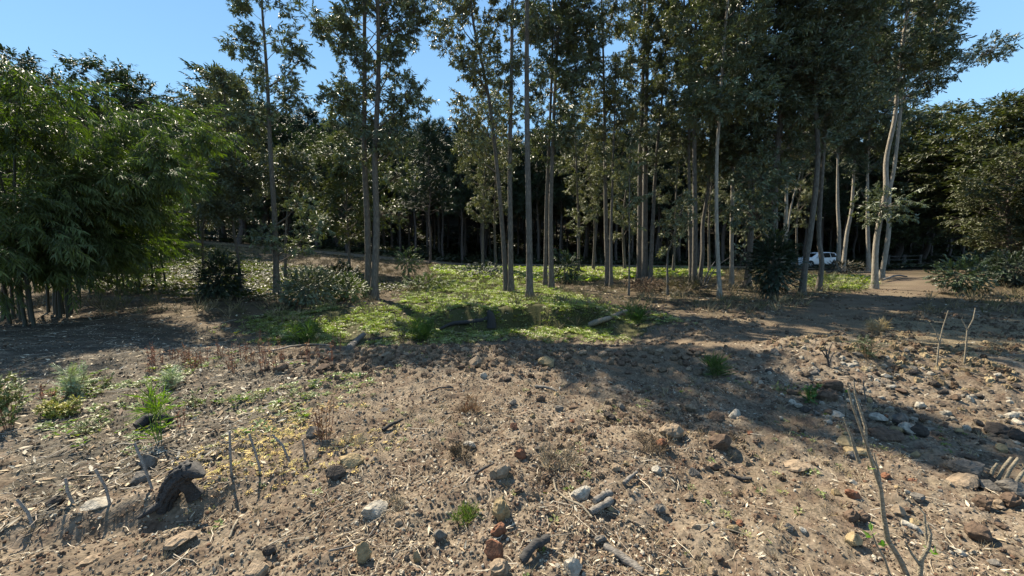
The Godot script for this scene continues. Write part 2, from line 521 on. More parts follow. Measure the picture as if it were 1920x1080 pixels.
	for q in [[905, 512, 330, "young eucalyptus left of the leaning trunk, yellowish leaves"], [1085, 514, 300, "young leafy eucalyptus between the trio and the thin crowned tree"], [1112, 510, 330, "bushy young eucalyptus just left of the thin crowned tree"], [1262, 512, 330, "young yellowish eucalyptus right of the three trunks"], [1330, 511, 330, "young eucalyptus behind the pale slim forward trunk"], [1408, 512, 320, "young eucalyptus half hidden by the dark trunk beside the bush"], [1495, 512, 300, "young eucalyptus left of the white car's bonnet"], [1172, 508, 300, "young eucalyptus between the straight tree and the three trunks"], [930, 510, 280, "young eucalyptus behind the leaning trunk, drooping leaves"]]:
		gum([q[3], q[0], q[1], [[q[0] + rf(-4, 4), 420], [q[0] + rf(-8, 8), 340]], 5, 455 if k % 2 else 430, 44, 1.6 + (540.0 - q[2]) / FOC * 28.0, 34, "bark_grey", y])
		k += 1


func make_left_side() -> void:
	rng.seed = 200
	var b := Color(0.092, 0.122, 0.042)
	bamboo("big bamboo clump with dark canes at the far left edge", [[5, 600], [18, 607], [26, 598], [38, 600], [48, 612], [58, 602], [64, 612], [-40, 600], [-80, 610], [-20, 590]], Vector3(0.75, 0, 0.25), 5.6, 2.0, 20, b)
	bamboo("dense bamboo clump right of the far left one, canes packed together", [[108, 592], [114, 596], [120, 590], [127, 595], [133, 590], [104, 588], [118, 585], [90, 585]], Vector3(0.85, 0, -0.1), 5.9, 2.3, 22, b)
	bamboo("bamboo clump behind, with thin canes against the sunlit slope", [[222, 541], [232, 542], [240, 538], [262, 541], [288, 540], [295, 536], [312, 542]], Vector3(0.4, 0, 0.5), 4.9, 1.9, 16, b)
	bamboo("small bamboo clump at the back left beside the slope", [[70, 545], [110, 548], [150, 545], [170, 550], [40, 548]], Vector3(0.5, 0, 0.3), 5.9, 2.2, 18, b)
	var o := Color(0.08, 0.105, 0.04)
	var s := Color(0.095, 0.112, 0.065)
	gum(["soft green slender tree with drooping leaves left of the lone eucalyptus", 452, 553, [[446, 480], [441, 425], [436, 330], [425, 240]], 6, 430, 52, 5.9, 46, "bark_grey", s, [[420, 390, 0.2, 30, 40], [460, 300, 0.1, 46, 90], [400, 330, 0.1, 36, 60]]])
	gum(["slender light green tree behind the dark bush, leaning crown", 384, 530, [[380, 450], [382, 380], [392, 260]], 5, 440, 46, 6.2, 46, "bark_grey", s, [[410, 210, 0.2, 36, 70], [380, 300, 0.1, 44, 80]]])
	gum(["leafy yellow green tree behind the close pair of eucalyptus", 655, 508, [[652, 440], [650, 380], [655, 300]], 5, 465, 56, 5.6, 50, "bark_grey", Color(0.085, 0.105, 0.032), [[620, 420, 0.4, 30, 50], [640, 300, 0.4, 54, 110], [745, 330, 0.6, 40, 90], [720, 400, 0.4, 44, 90], [610, 290, 0.3, 30, 50]]])
	gum(["bushy eucalyptus between the soft green tree and the lone eucalyptus", 535, 522, [[537, 440], [540, 350]], 5, 400, 46, 5.4, 36, "bark_grey", s])


func make_woods() -> void:
	rng.seed = 300
	var protos := []
	for k in 10: protos.append(wood_tree(k))
	rng.seed = 301
	var used := {}
	# wooded hill on the left: [image x of the foot, distance, image y of the top, kind, label]
	var hill := [
		[-60, 25, 90, 5, "dark tree rising above the bamboo, cut by the left edge"], [35, 24, 78, 6, "dark tree with a pointed top above the bamboo at far left"], [95, 28, 120, 7, "dark tree between the pointed one and the broad one above the bamboo"],
		[200, 25, 98, 5, "broad dark tree with the highest top above the bamboo"], [255, 27, 135, 6, "dark tree on the right shoulder of the broad one"], [300, 31, 205, 7, "dark tree below the gap of sky left of the lone eucalyptus"],
		[372, 29, 122, 6, "pointed dark tree left of the soft green tree"], [345, 33, 180, 5, "dark tree just left of the pointed one"], [430, 32, 175, 7, "dark tree behind the soft green tree"],
		[590, 33, 245, 7, "dark tree low on the skyline left of the close pair"], [545, 31, 230, 5, "dark tree right of the lone eucalyptus on the skyline"], [640, 34, 240, 6, "dark tree behind the leafy yellow green tree"],
	]
	for h in hill:
		var r := ray(h[0], 480)
		var x: float = r.x / -r.z * h[1]
		var z: float = -h[1] - 1.0
		if away(Vector2(x, z), road) < 2.6: z -= 3.6
		var g := Vector3(x, hs(x, z) - 0.1, z)
		var H: float = pt(h[0], h[2], -z).y - g.y
		place_wood(protos, used, h[3], g, Vector3(1.22, 1, 1.22) * (H / 14.0), "woodland_tree", h[4], "woodland trees on the hill at the left")
	# conifers that can be told apart
	for h in [[808, 29.5, 235, 0, "dark conifer with a pale trunk in the gap right of the close pair"], [855, 33, 268, 1, "dark conifer right of the pale trunked one"], [760, 33, 255, 2, "dark conifer left of the pale trunked one"], [1262, 37, 205, 3, "dark conifer topping the skyline right of the three trunks"]]:
		var x: float = (h[0] - 960.0) / FOC * h[1]
		var z: float = -h[1]
		if away(Vector2(x, z), road) < 2.3: z -= 3.8
		var g := Vector3(x, hs(x, z) - 0.1, z)
		place_wood(protos, used, h[3], g, Vector3.ONE * ((pt(h[0], h[2], -z).y - g.y) / 14.0), "conifer", h[4], "conifers along the dirt road")
	# right hand wood
	var rh := [[1700, 42, 225, 9, "dark tree behind the long low limb in the right wood"], [1745, 40, 195, 9, "dark round topped tree where the right wood meets the sky"], [1800, 40, 185, 9, "leafy tree in the right wood, second from the gap of sky"], [1850, 37, 165, 8, "leafy sunlit tree in the right wood below the long limb"], [1905, 35, 155, 9, "tall leafy sunlit tree at the right edge of the picture"], [1960, 33, 150, 9, "leafy tree cut by the right edge, behind"], [1880, 30, 260, 8, "lower leafy tree at the right edge above the shrubs"], [1990, 27, 250, 9, "near dark tree cut by the right edge of the picture"]]
	for h in rh:
		var x: float = (h[0] - 960.0) / FOC * h[1]
		var z: float = -h[1] * 1.0
		if away(Vector2(x, z), road) < 2.3: z -= 3.8
		var g := Vector3(x, hs(x, z) - 0.1, z)
		place_wood(protos, used, h[3], g, Vector3(1.5, 1, 1.5) * ((pt(h[0], h[2], -z).y - g.y) / 13.9), "leafy_tree", h[4], "leafy trees of the right hand wood")
	# plantation in loose rows beyond the road
	var n := 0
	for row in 13:
		var x := -44.0
		while x < 84.0 and n < 290:
			x += rf(1.6, 2.9) * (1.0 + row * 0.10)
			var z := -(38.5 + row * 2.9 + absf(x - 5.0) * 0.05 + rf(-0.7, 0.7))
			if x > 28.0: z -= (x - 28.0) * 0.10
			if absf(x) > -z * 1.5 or away(Vector2(x, z), road) < 2.6 or row > 6 and rf(0, 1) < 0.35: continue
			if x < -12.0 and rf(0, 1) < 0.35: continue
			n += 1
			place_wood(protos, used, rng.randi() % 5, Vector3(x, hs(x, z) - 0.1, z), Vector3(rf(0.85, 1.2), rf(0.82, 1.0), rf(0.85, 1.2)), "plantation_pine", ("thin dark pine in the front plantation rows, " if row < 4 else "thin dark pine deep in the plantation, ") + behind_what(960.0 + FOC * x / -z), "pines of the plantation beyond the road")
	for k in 10:
		if not used.has(k): protos[k].free()
	# the far wood on the hill, one mass
	var lists := [[], [], []]
	for q in 1600:
		var x := rf(-150, 170)
		var z := -rf(66, 150)
		if absf(x) > -z * 1.5: continue
		lists[q % 3].append(Transform3D(Basis(Vector3.UP, rf(0, TAU)).scaled(Vector3.ONE * rf(0.8, 1.25)), Vector3(x, hs(x, z) - 2.2, z)))
	for k in 3:
		var xf: Array[Transform3D] = []
		var cols := PackedColorArray()
		for t in lists[k]:
			xf.append(t)
			cols.append(Color(1, 1, 1))
		var src: Node = protos[5 + k]
		multi("far_wood", src.get_node("crown").mesh, M.leaf, xf, cols, self)


func make_shrubs() -> void:
	rng.seed = 500
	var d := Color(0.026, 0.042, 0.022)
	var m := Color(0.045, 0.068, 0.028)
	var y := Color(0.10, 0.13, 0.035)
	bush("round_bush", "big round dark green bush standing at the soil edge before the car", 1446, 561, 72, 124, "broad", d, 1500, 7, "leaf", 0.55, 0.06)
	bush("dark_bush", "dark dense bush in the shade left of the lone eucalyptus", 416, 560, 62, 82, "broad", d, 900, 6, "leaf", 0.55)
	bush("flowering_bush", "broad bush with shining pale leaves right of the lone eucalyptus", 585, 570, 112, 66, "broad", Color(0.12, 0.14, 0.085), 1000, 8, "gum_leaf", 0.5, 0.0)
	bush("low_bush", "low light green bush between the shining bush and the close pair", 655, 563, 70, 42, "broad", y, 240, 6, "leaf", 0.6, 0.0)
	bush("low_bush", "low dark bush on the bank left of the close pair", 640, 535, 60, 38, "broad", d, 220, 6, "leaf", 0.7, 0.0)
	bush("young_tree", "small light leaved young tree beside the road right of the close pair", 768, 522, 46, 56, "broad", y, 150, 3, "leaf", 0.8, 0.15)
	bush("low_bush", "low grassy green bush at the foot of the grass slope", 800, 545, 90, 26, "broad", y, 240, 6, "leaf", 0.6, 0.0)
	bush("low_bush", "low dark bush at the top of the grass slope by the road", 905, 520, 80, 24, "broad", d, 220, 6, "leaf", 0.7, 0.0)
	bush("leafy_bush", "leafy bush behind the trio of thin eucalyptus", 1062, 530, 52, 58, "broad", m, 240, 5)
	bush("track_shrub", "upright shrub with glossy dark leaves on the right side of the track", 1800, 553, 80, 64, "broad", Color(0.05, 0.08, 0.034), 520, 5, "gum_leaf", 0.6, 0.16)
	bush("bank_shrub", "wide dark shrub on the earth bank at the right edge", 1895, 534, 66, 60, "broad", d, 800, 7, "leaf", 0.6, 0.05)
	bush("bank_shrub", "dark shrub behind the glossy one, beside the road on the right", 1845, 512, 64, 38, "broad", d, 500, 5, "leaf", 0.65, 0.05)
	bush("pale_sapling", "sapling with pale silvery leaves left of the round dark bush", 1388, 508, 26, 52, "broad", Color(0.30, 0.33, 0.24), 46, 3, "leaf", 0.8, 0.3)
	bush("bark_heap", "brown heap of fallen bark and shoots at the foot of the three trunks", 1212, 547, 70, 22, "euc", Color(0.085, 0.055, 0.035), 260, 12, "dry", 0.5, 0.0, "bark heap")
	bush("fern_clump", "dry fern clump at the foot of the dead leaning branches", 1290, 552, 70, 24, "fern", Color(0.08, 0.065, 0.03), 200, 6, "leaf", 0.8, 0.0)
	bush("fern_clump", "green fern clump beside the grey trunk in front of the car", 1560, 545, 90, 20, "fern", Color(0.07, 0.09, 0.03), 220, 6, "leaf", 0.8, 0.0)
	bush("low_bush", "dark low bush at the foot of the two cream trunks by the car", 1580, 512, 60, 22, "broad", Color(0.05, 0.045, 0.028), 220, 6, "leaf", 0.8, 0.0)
	# undergrowth along the wood's edge, each a copy of a few kinds
	var protos: Array = []
	var k := 0
	for t in 34:
		var x := -30.0 + 98.0 * t / 33.0 + rf(-1, 1)
		var z := -(36.6 + maxf(0.0, x - 5.0) * 0.11 + rf(0, 3.5))
		if away(Vector2(x, z), road) < 2.4: z -= 3.2
		var o: Node3D
		if protos.size() < 3:
			bush("undergrowth_shrub", "dark shrub in the undergrowth at the foot of the plantation", 960.0 + FOC * x / -z, 480, 60, 40, "far", Color(0.03, 0.04, 0.018), 110, 5, "leaf", 0.6, 0.0)
			o = get_child(get_child_count() - 1)
			protos.append(o)
		else:
			o = protos[t % 3].duplicate()
			o.name = numbered("undergrowth_shrub")
			add_child(o, true)
		o.position = Vector3(x, hs(x, z), z)
		o.rotation.y = rf(0, TAU)
		o.scale = Vector3.ONE * rf(0.6, 1.3)
		tag(o, "dark shrub below the plantation, " + behind_what(960.0 + FOC * x / -z), "shrub", "undergrowth shrubs at the plantation edge")
		k += 1


func make_fence() -> void:
	rng.seed = 550
	var z := -41.5
	var x0 := (1664 - 960.0) / FOC * 41.5
	var root := base("rail_fence", Vector3(x0, hs(x0, z), z), "old wooden rail fence with posts at the wood edge beyond the track", "fence")
	var hts := []
	for k in 3:
		var x := k * 1.75
		var gy := hs(x0 + x, z) - root.position.y
		hts.append(gy)
		var mb := MB.new()
		mb.box(Vector3(x, gy + 0.5, 0), Vector3(0.13 if k == 1 else 0.08, 0.62, 0.1), Basis(Vector3.BACK, rf(-0.04, 0.04)))
		part("post", mb.mesh(), M.old_wood, root)
	for h in [0.55, 0.95]:
		for k in 2:
			var mb := MB.new()
			mb.tube(PackedVector3Array([Vector3(k * 1.75, hts[k] + h, 0.13), Vector3(k * 1.75 + 1.75, hts[k + 1] + h + rf(-0.05, 0.05), 0.13)]), PackedFloat32Array([0.045, 0.04]), 6, Color.WHITE, true)
			part("rail", mb.mesh(), M.old_wood, root)


# clear air: paler towards the horizon and towards the sun
func sky_air(to_sun: Vector3) -> ImageTexture:
	var im := Image.create(512, 256, false, Image.FORMAT_RGBF)
	for j in 256:
		var el := PI * (0.5 - (j + 0.5) / 256.0)
		for i in 512:
			var az := TAU * ((i + 0.5) / 512.0 - 0.5)
			var d := Vector3(sin(az) * cos(el), sin(el), -cos(az) * cos(el))
			var up := clampf(d.y, 0, 1)
			var c := Vector3(0.030, 0.090, 0.24).lerp(Vector3(0.195, 0.355, 0.49), exp(-up * 1.9))
			var ang := rad_to_deg(acos(clampf(d.dot(to_sun), -1, 1)))
			c += Vector3(0.15, 0.14, 0.085) * exp(-ang / 26.0)
			if d.y < 0: c = Vector3(0.05, 0.05, 0.045)
			im.set_pixel(i, j, Color(c.x, c.y, c.z))
	return ImageTexture.create_from_image(im)


func behind_what(px: float) -> String:
	for q in [[500, "left of the lone eucalyptus"], [690, "left of the close pair"], [950, "right of the close pair"], [1140, "behind the trio of eucalyptus"], [1300, "behind the three trunks"], [1480, "behind the round dark bush"], [1630, "behind the white car"]]:
		if px < q[0]: return q[1]
	return "right of the track"


# ---- ground ----
func axis_points(lo: float, a: float, b: float, hi: float, step: float, grow: float) -> PackedFloat32Array:
	var o := PackedFloat32Array()
	var left := PackedFloat32Array()
	var x := a
	var s := step
	while x > lo:
		s *= grow
		x -= s
		left.append(x)
	left.reverse()
	o.append_array(left)
	x = a
	while x < b:
		o.append(x)
		x += step
	s = step
	while x < hi:
		o.append(x)
		s *= grow
		x += s
	return o


func ground_colour(x: float, z: float) -> Color:
	var d := -z
	var k := na.get_noise_2d(x * 0.9 + 31.0, z * 0.9)
	var k2 := nb.get_noise_2d(x * 4.0, z * 4.0 + 13.0)
	var soil := Color(0.158, 0.123, 0.087).lerp(Color(0.208, 0.168, 0.122), clampf(0.5 + k, 0, 1))
	soil = soil.lerp(Color(0.10, 0.070, 0.049), clampf(k2 * 1.3, 0, 0.8))
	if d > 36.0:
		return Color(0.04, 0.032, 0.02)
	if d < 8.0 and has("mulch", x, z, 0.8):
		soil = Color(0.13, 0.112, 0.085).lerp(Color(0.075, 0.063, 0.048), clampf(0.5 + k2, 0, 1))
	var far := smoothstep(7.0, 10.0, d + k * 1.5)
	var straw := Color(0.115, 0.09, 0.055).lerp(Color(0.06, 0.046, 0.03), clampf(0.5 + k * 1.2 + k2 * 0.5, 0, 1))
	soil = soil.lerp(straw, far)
	if d > 4.0 and d < 9.5 and x > 4.5:
		soil = soil.lerp(Color(0.23, 0.18, 0.105), 0.7 * smoothstep(4.5, 6.0, x) * smoothstep(4.2, 5.4, d) * (1.0 - smoothstep(8.0, 9.5, d)))
	if d > 6.0 and d < 38.0 and (has("grass", x, z) or has("verge", x, z) or has("herbs", x, z)):
		soil = soil.lerp(Color(0.06, 0.066, 0.024), 0.8)
	var t := tmask(x, z)
	if t > 0.0:
		soil = soil.lerp(Color(0.185, 0.142, 0.097).lerp(Color(0.13, 0.097, 0.066), clampf(0.5 + k2, 0, 1)), 0.85 * t)
	return soil


func make_ground() -> void:
	var xs := axis_points(-230.0, -4.6, 4.9, 230.0, 0.032, 1.075)
	var zs := axis_points(-260.0, -6.6, -1.2, 40.0, 0.030, 1.07)
	var W := xs.size()
	var H := zs.size()
	var v := PackedVector3Array()
	var c := PackedColorArray()
	v.resize(W * H); c.resize(W * H)
	for j in H:
		for i in W:
			var x := xs[i]
			var z := zs[j]
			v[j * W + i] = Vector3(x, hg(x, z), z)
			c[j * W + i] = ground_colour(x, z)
	var n := PackedVector3Array()
	n.resize(W * H)
	for j in H:
		for i in W:
			var a := v[j * W + mini(i + 1, W - 1)] - v[j * W + maxi(i - 1, 0)]
			var b := v[mini(j + 1, H - 1) * W + i] - v[maxi(j - 1, 0) * W + i]
			n[j * W + i] = b.cross(a).normalized()
	var ix := PackedInt32Array()
	ix.resize((W - 1) * (H - 1) * 6)
	var q := 0
	for j in H - 1:
		for i in W - 1:
			var A := j * W + i
			ix[q] = A; ix[q + 1] = A + 1; ix[q + 2] = A + W
			ix[q + 3] = A + 1; ix[q + 4] = A + W + 1; ix[q + 5] = A + W
			q += 6
	var arr := []
	arr.resize(Mesh.ARRAY_MAX)
	arr[Mesh.ARRAY_VERTEX] = v; arr[Mesh.ARRAY_NORMAL] = n; arr[Mesh.ARRAY_COLOR] = c; arr[Mesh.ARRAY_INDEX] = ix
	var m := ArrayMesh.new()
	m.add_surface_from_arrays(Mesh.PRIMITIVE_TRIANGLES, arr)
	part("ground", m, M.soil, self, "structure")


func ribbon(called: String, line: PackedVector2Array, half: float, m: Material, lift: float) -> void:
	var mb := MB.new()
	var cv := Curve2D.new()
	for k in line.size():
		var t := (line[mini(k + 1, line.size() - 1)] - line[maxi(k - 1, 0)]) / 6.0
		cv.add_point(line[k], -t, t)
	var total := cv.get_baked_length()
	var rows := int(total / 0.6)
	var pv := []
	for j in rows + 1:
		var p := cv.sample_baked(total * j / rows)
		var q := cv.sample_baked(minf(total, total * j / rows + 0.1)) - cv.sample_baked(maxf(0.0, total * j / rows - 0.1))
		var s := q.normalized().orthogonal()
		var row := PackedVector3Array()
		for e in range(-4, 5):
			var w := half * e / 4.0
			if absi(e) == 4: w *= 1.0 + 0.25 * nb.get_noise_2d(p.x * 1.3 + e, p.y * 1.3)
			var g := p + s * w
			row.append(Vector3(g.x, hs(g.x, g.y) + lift - 0.05 * smoothstep(0.75, 1.0, absf(e) / 4.0), g.y))
		pv.append(row)
	for j in rows:
		for e in 8:
			mb.quad(pv[j][e], pv[j][e + 1], pv[j + 1][e + 1], pv[j + 1][e], Color(0.19, 0.145, 0.095))
	part(called, mb.mesh(), m, self, "structure")


# ---- plants ----
# One small spray of leaves along +x; kinds differ in leaf count, size and habit.
func spray(kind: String, sd: int) -> ArrayMesh:
	rng.seed = sd
	var mb := MB.new()
	var dark := Color(0.55, 0.5, 0.4)
	var spec = {
		"euc": [16, 0.14, 0.040, 0.24, 0.7], "broad": [16, 0.10, 0.052, 0.30, 0.25], "bamboo": [15, 0.20, 0.024, 0.5, 0.30],
		"far": [12, 0.24, 0.085, 0.55, 0.4], "fern": [22, 0.10, 0.02, 0.4, 0.1], "herb": [11, 0.055, 0.034, 0.05, -0.5], "blade": [9, 0.17, 0.007, 0.02, -2.0],
	}[kind]
	var n: int = spec[0]
	var ln: float = spec[3]
	if kind != "herb" and kind != "blade":
		mb.tube(PackedVector3Array([Vector3.ZERO, Vector3(ln * 0.5, 0.02, 0), Vector3(ln, -0.02, 0)]), PackedFloat32Array([0.005, 0.004, 0.0015]), 3, dark)
	for k in n:
		var t := (k + 0.7) / n
		var side := 1.0 if k % 2 == 0 else -1.0
		var o := Vector3(ln * (0.12 + 0.88 * t), 0.01, 0)
		var d := Vector3(rf(0.3, 1.1), -spec[4] * rf(0.4, 1.8), side * rf(0.4, 1.2))
		if kind == "euc" or kind == "far": d = Vector3(0.45, -0.5, 0) + rdir()
		if kind == "bamboo": d = Vector3(rf(0.9, 1.5), -0.15 - rf(0, 0.5), side * rf(0.2, 0.9))
		if kind == "fern": d = Vector3(0.45, rf(-0.25, 0.05), side)
		if kind == "herb" or kind == "blade":
			var a := k * 2.4 + rf(-0.4, 0.4)
			o = Vector3(cos(a), 0, sin(a)) * rf(0.0, ln)
			d = Vector3(cos(a), -spec[4] * rf(0.5, 1.6), sin(a))
			if kind == "herb": o.y = rf(0.01, 0.06)
		d = d.normalized()
		var up := (Vector3.UP + rdir() * 0.55).normalized()
		var s := d.cross(up).normalized()
		up = s.cross(d)
		var l: float = spec[1] * rf(0.65, 1.2) * (1.0 - 0.45 * absf(t - 0.4) if kind == "fern" else 1.0)
		var g := rf(0.8, 1.2)
		mb.leaf(o, d, s, up, l, spec[2] * rf(0.8, 1.2), spec[2] * 0.13, rf(0.05, 0.3), Color(g, g, g * rf(0.8, 1.1)))
	return mb.mesh()


func tuft(sd: int) -> ArrayMesh:
	rng.seed = sd
	var mb := MB.new()
	mb.tube(PackedVector3Array([Vector3.ZERO, Vector3(0.5, 0.05, 0)]), PackedFloat32Array([0.012, 0.006]), 3, Color(0.7, 0.6, 0.5))
	for k in 34:
		var a := rf(0, TAU)
		var o := Vector3(0.12 + 0.4 * k / 34.0, 0.02, 0)
		var d := Vector3(rf(0.5, 1.2), sin(a) * 0.8 + 0.15, cos(a) * 0.8).normalized()
		var s := d.cross(rdir()).normalized() * 0.014
		var g := rf(0.75, 1.25)
		mb.tri(o - s, o + s, o + d * rf(0.2, 0.34), Color(g, g, g))
	return mb.mesh()


func along(p: PackedVector3Array, f: float) -> Vector3:
	var t := clampf(f, 0, 0.9999) * (p.size() - 1)
	return p[int(t)].lerp(p[int(t) + 1], t - int(t))


# Limbs and leaf sprays round a trunk. spec: from, to (heights as shares of the trunk), reach, limbs, rise, size, step, tint, droop
func grow(tp: PackedVector3Array, r0: float, spec: Dictionary, wood: MB, xf: Array[Transform3D], cols: PackedColorArray) -> void:
	var az := rf(0, TAU)
	var h := (tp[-1] - tp[0]).length()
	for b in spec.limbs:
		var t: float = (b + rf(0, 1)) / spec.limbs
		var f := lerpf(spec.from, spec.to, t)
		az += 2.4 + rf(-0.5, 0.5)
		var prof := pow(sin(PI * clampf(0.14 + 0.8 * t, 0, 1)), 0.8) if not spec.has("cone") else lerpf(1.0, 0.18, t)
		var L: float = spec.reach * prof * rf(0.55, 1.15)
		var el: float = spec.rise + rf(-0.25, 0.25)
		limb(along(tp, f), Vector3(cos(az) * cos(el), sin(el), sin(az) * cos(el)), L, maxf(0.006, r0 * 0.26 * (1.0 - 0.6 * f) * minf(1.3, L)), spec, wood, xf, cols)
	# leader at the top
	if not spec.has("bare_top"):
		for k in 10:
			var p := along(tp, lerpf(0.93, 1.0, rf(0, 1)))
			leafy(p, (rdir() + Vector3.UP).normalized(), spec, xf, cols)


func limb(o: Vector3, d: Vector3, L: float, r: float, spec: Dictionary, wood: MB, xf: Array[Transform3D], cols: PackedColorArray) -> void:
	var p := PackedVector3Array([o])
	var rr := PackedFloat32Array([r])
	var q := d
	for k in 4:
		q = (q + Vector3(rf(-0.18, 0.18), 0.12 - spec.droop * 0.16 * k, rf(-0.18, 0.18))).normalized()
		p.append(p[-1] + q * L * 0.25)
		rr.append(lerpf(r, 0.003, (k + 1) / 4.0))
	wood.tube(p, rr, 4, Color(1, 1, 1))
	var subs := 3 + int(L * 1.6)
	for s in subs:
		var f := lerpf(0.45, 1.0, (s + rf(0.2, 0.9)) / subs)
		var so := along(p, f)
		var sd := (q * 0.7 + rdir() * 0.75 + Vector3.UP * 0.12).normalized()
		var sl := (0.22 + 0.30 * L) * rf(0.5, 1.1)
		var e: Vector3 = so + sd * sl - Vector3.UP * spec.droop * 0.1 * sl
		wood.tube(PackedVector3Array([so, so.lerp(e, 0.5) + Vector3.UP * 0.05 * sl, e]), PackedFloat32Array([r * 0.4, r * 0.28, 0.002]), 3, Color(1, 1, 1))
		var n := maxi(3, int(sl / spec.step))
		for k in n:
			leafy(so.lerp(e, lerpf(0.45, 1.08, (k + rf(0, 1)) / n)) + rdir() * 0.11 * spec.size, (sd * 0.8 + rdir() * 0.7).normalized(), spec, xf, cols)
	leafy(p[-1], q, spec, xf, cols)


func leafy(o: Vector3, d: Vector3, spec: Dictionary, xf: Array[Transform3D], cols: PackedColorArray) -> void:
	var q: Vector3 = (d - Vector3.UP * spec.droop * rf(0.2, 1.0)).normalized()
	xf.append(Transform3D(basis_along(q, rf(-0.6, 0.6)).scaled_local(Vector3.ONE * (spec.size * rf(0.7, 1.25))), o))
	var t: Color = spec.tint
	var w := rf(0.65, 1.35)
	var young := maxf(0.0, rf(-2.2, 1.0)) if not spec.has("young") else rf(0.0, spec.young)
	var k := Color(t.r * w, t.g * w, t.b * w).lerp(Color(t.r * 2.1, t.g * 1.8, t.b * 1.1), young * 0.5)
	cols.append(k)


func bake(mesh: ArrayMesh, xf: Array[Transform3D], cols: PackedColorArray) -> ArrayMesh:
	var a := mesh.surface_get_arrays(0)
	var sv: PackedVector3Array = a[Mesh.ARRAY_VERTEX]
	var sn: PackedVector3Array = a[Mesh.ARRAY_NORMAL]
	var sc: PackedColorArray = a[Mesh.ARRAY_COLOR]
	var si: PackedInt32Array = a[Mesh.ARRAY_INDEX]
	var v := PackedVector3Array()
	var n := PackedVector3Array()
	var c := PackedColorArray()
	var ix := PackedInt32Array()
	for k in xf.size():
		var s := v.size()
		v.append_array(xf[k] * sv)
		n.append_array(Transform3D(xf[k].basis.orthonormalized(), Vector3.ZERO) * sn)
		var t := cols[k]
		for q in sc: c.append(Color(q.r * t.r, q.g * t.g, q.b * t.b))
		for q in si: ix.append(s + q)
	var o := []
	o.resize(Mesh.ARRAY_MAX)
	o[Mesh.ARRAY_VERTEX] = v; o[Mesh.ARRAY_NORMAL] = n; o[Mesh.ARRAY_COLOR] = c; o[Mesh.ARRAY_INDEX] = ix
	var m := ArrayMesh.new()
	m.add_surface_from_arrays(Mesh.PRIMITIVE_TRIANGLES, o)
	return m


func trunk_mesh(p: PackedVector3Array, r0: float, r1: float, sides := 10, flare := 1.7) -> ArrayMesh:
	# smooth the centre line through the given points
	var cv := Curve3D.new()
	for k in p.size():
		var t := (p[mini(k + 1, p.size() - 1)] - p[maxi(k - 1, 0)]) / 6.0
		cv.add_point(p[k], -t, t)
	var total := cv.get_baked_length()
	var n := maxi(6, int(total / 0.35))
	var q := PackedVector3Array()
	var r := PackedFloat32Array()
	for k in n + 1:
		var f := float(k) / n
		q.append(cv.sample_baked(total * f))
		r.append(lerpf(r0, r1, pow(f, 0.9)) * (1.0 + (flare - 1.0) * exp(-f * total / 0.25)))
	q[0].y -= 0.25
	var mb := MB.new()
	mb.tube(q, r, sides, Color.WHITE, true, 0.07, nb)
	return mb.mesh()


# A standing tree: a = [label, base x, base y, [places the trunk passes], trunk width, first limb y, reach, height, limbs, bark, tint, clusters [x, y, nearer, radius, sprays]]
func gum(a: Array) -> void:
	var g := spot(a[1], a[2])
	var depth := -g.z
	var root := base("eucalyptus_tree", g, a[0], "tree", "tall eucalyptus trees around the clearing")
	var u := depth / FOC
	var p := PackedVector3Array([Vector3.ZERO])
	for q in a[3]:
		p.append(pt(q[0], q[1], depth) - g + Vector3(0, 0, rf(-0.15, 0.15)))
	var last: Vector3 = (p[-1] - p[-2]).normalized()
	var H: float = a[7]
	while p[-1].y < H:
		last = (last + Vector3(rf(-0.05, 0.05), 0.12, rf(-0.05, 0.05))).normalized()
		p.append(p[-1] + last * 1.6)
	var r0: float = a[4] * u * 0.5 * depth / Vector2(g.x, g.z).length()
	part("trunk", trunk_mesh(p, r0 * 1.12, 0.02), M[a[9]], root)
	# centre line at even steps
	var cv := Curve3D.new()
	for q in p: cv.add_point(q)
	var line := PackedVector3Array()
	for k in 41: line.append(cv.sample_baked(cv.get_baked_length() * k / 40.0))
	var y0: float = pt(a[1], a[5], depth).y - g.y
	var wood := MB.new()
	var xf: Array[Transform3D] = []
	var cols := PackedColorArray()
	var spec := {"from": y0 / p[-1].y, "to": 0.98, "reach": a[6] * u, "limbs": int(a[8] * (1.2 if a[1] > 1280 else 1.0)), "rise": 0.55, "size": 1.08 if a[1] > 1280 else 1.0, "step": 0.062, "tint": a[10], "droop": 0.6}
	grow(line, r0, spec, wood, xf, cols)
	if a.size() > 11:
		for q in a[11]:
			var c := pt(q[0], q[1], depth - q[2]) - g
			var rad: float = q[3] * u
			var bo := along(line, clampf((c.y - 0.5 * Vector2(c.x, c.z).length() - 0.2) / p[-1].y, 0.05, 0.95))
			var mid := bo.lerp(c, 0.55) + Vector3(0, -0.08 * bo.distance_to(c), 0)
			wood.tube(PackedVector3Array([bo, bo.lerp(mid, 0.5), mid, mid.lerp(c, 0.6), c]), PackedFloat32Array([r0 * 0.3, r0 * 0.26, r0 * 0.2, r0 * 0.14, 0.008]), 5)
			for s in int(q[4] * 1.9):
				var e := rdir() * rad * pow(rf(0, 1), 0.4)
				e.y *= 0.75
				if s % 5 == 0: wood.tube(PackedVector3Array([mid.lerp(c, 0.7), c + e * 0.5, c + e]), PackedFloat32Array([0.01, 0.007, 0.003]), 3)
				leafy(c + e, (e.normalized() + rdir() * 0.7).normalized(), spec, xf, cols)
	part("branches", wood.mesh(), M.twig, root, "stuff")
	multi("crown", S.euc[rng.randi() % 3], M.gum_leaf, xf, cols, root)


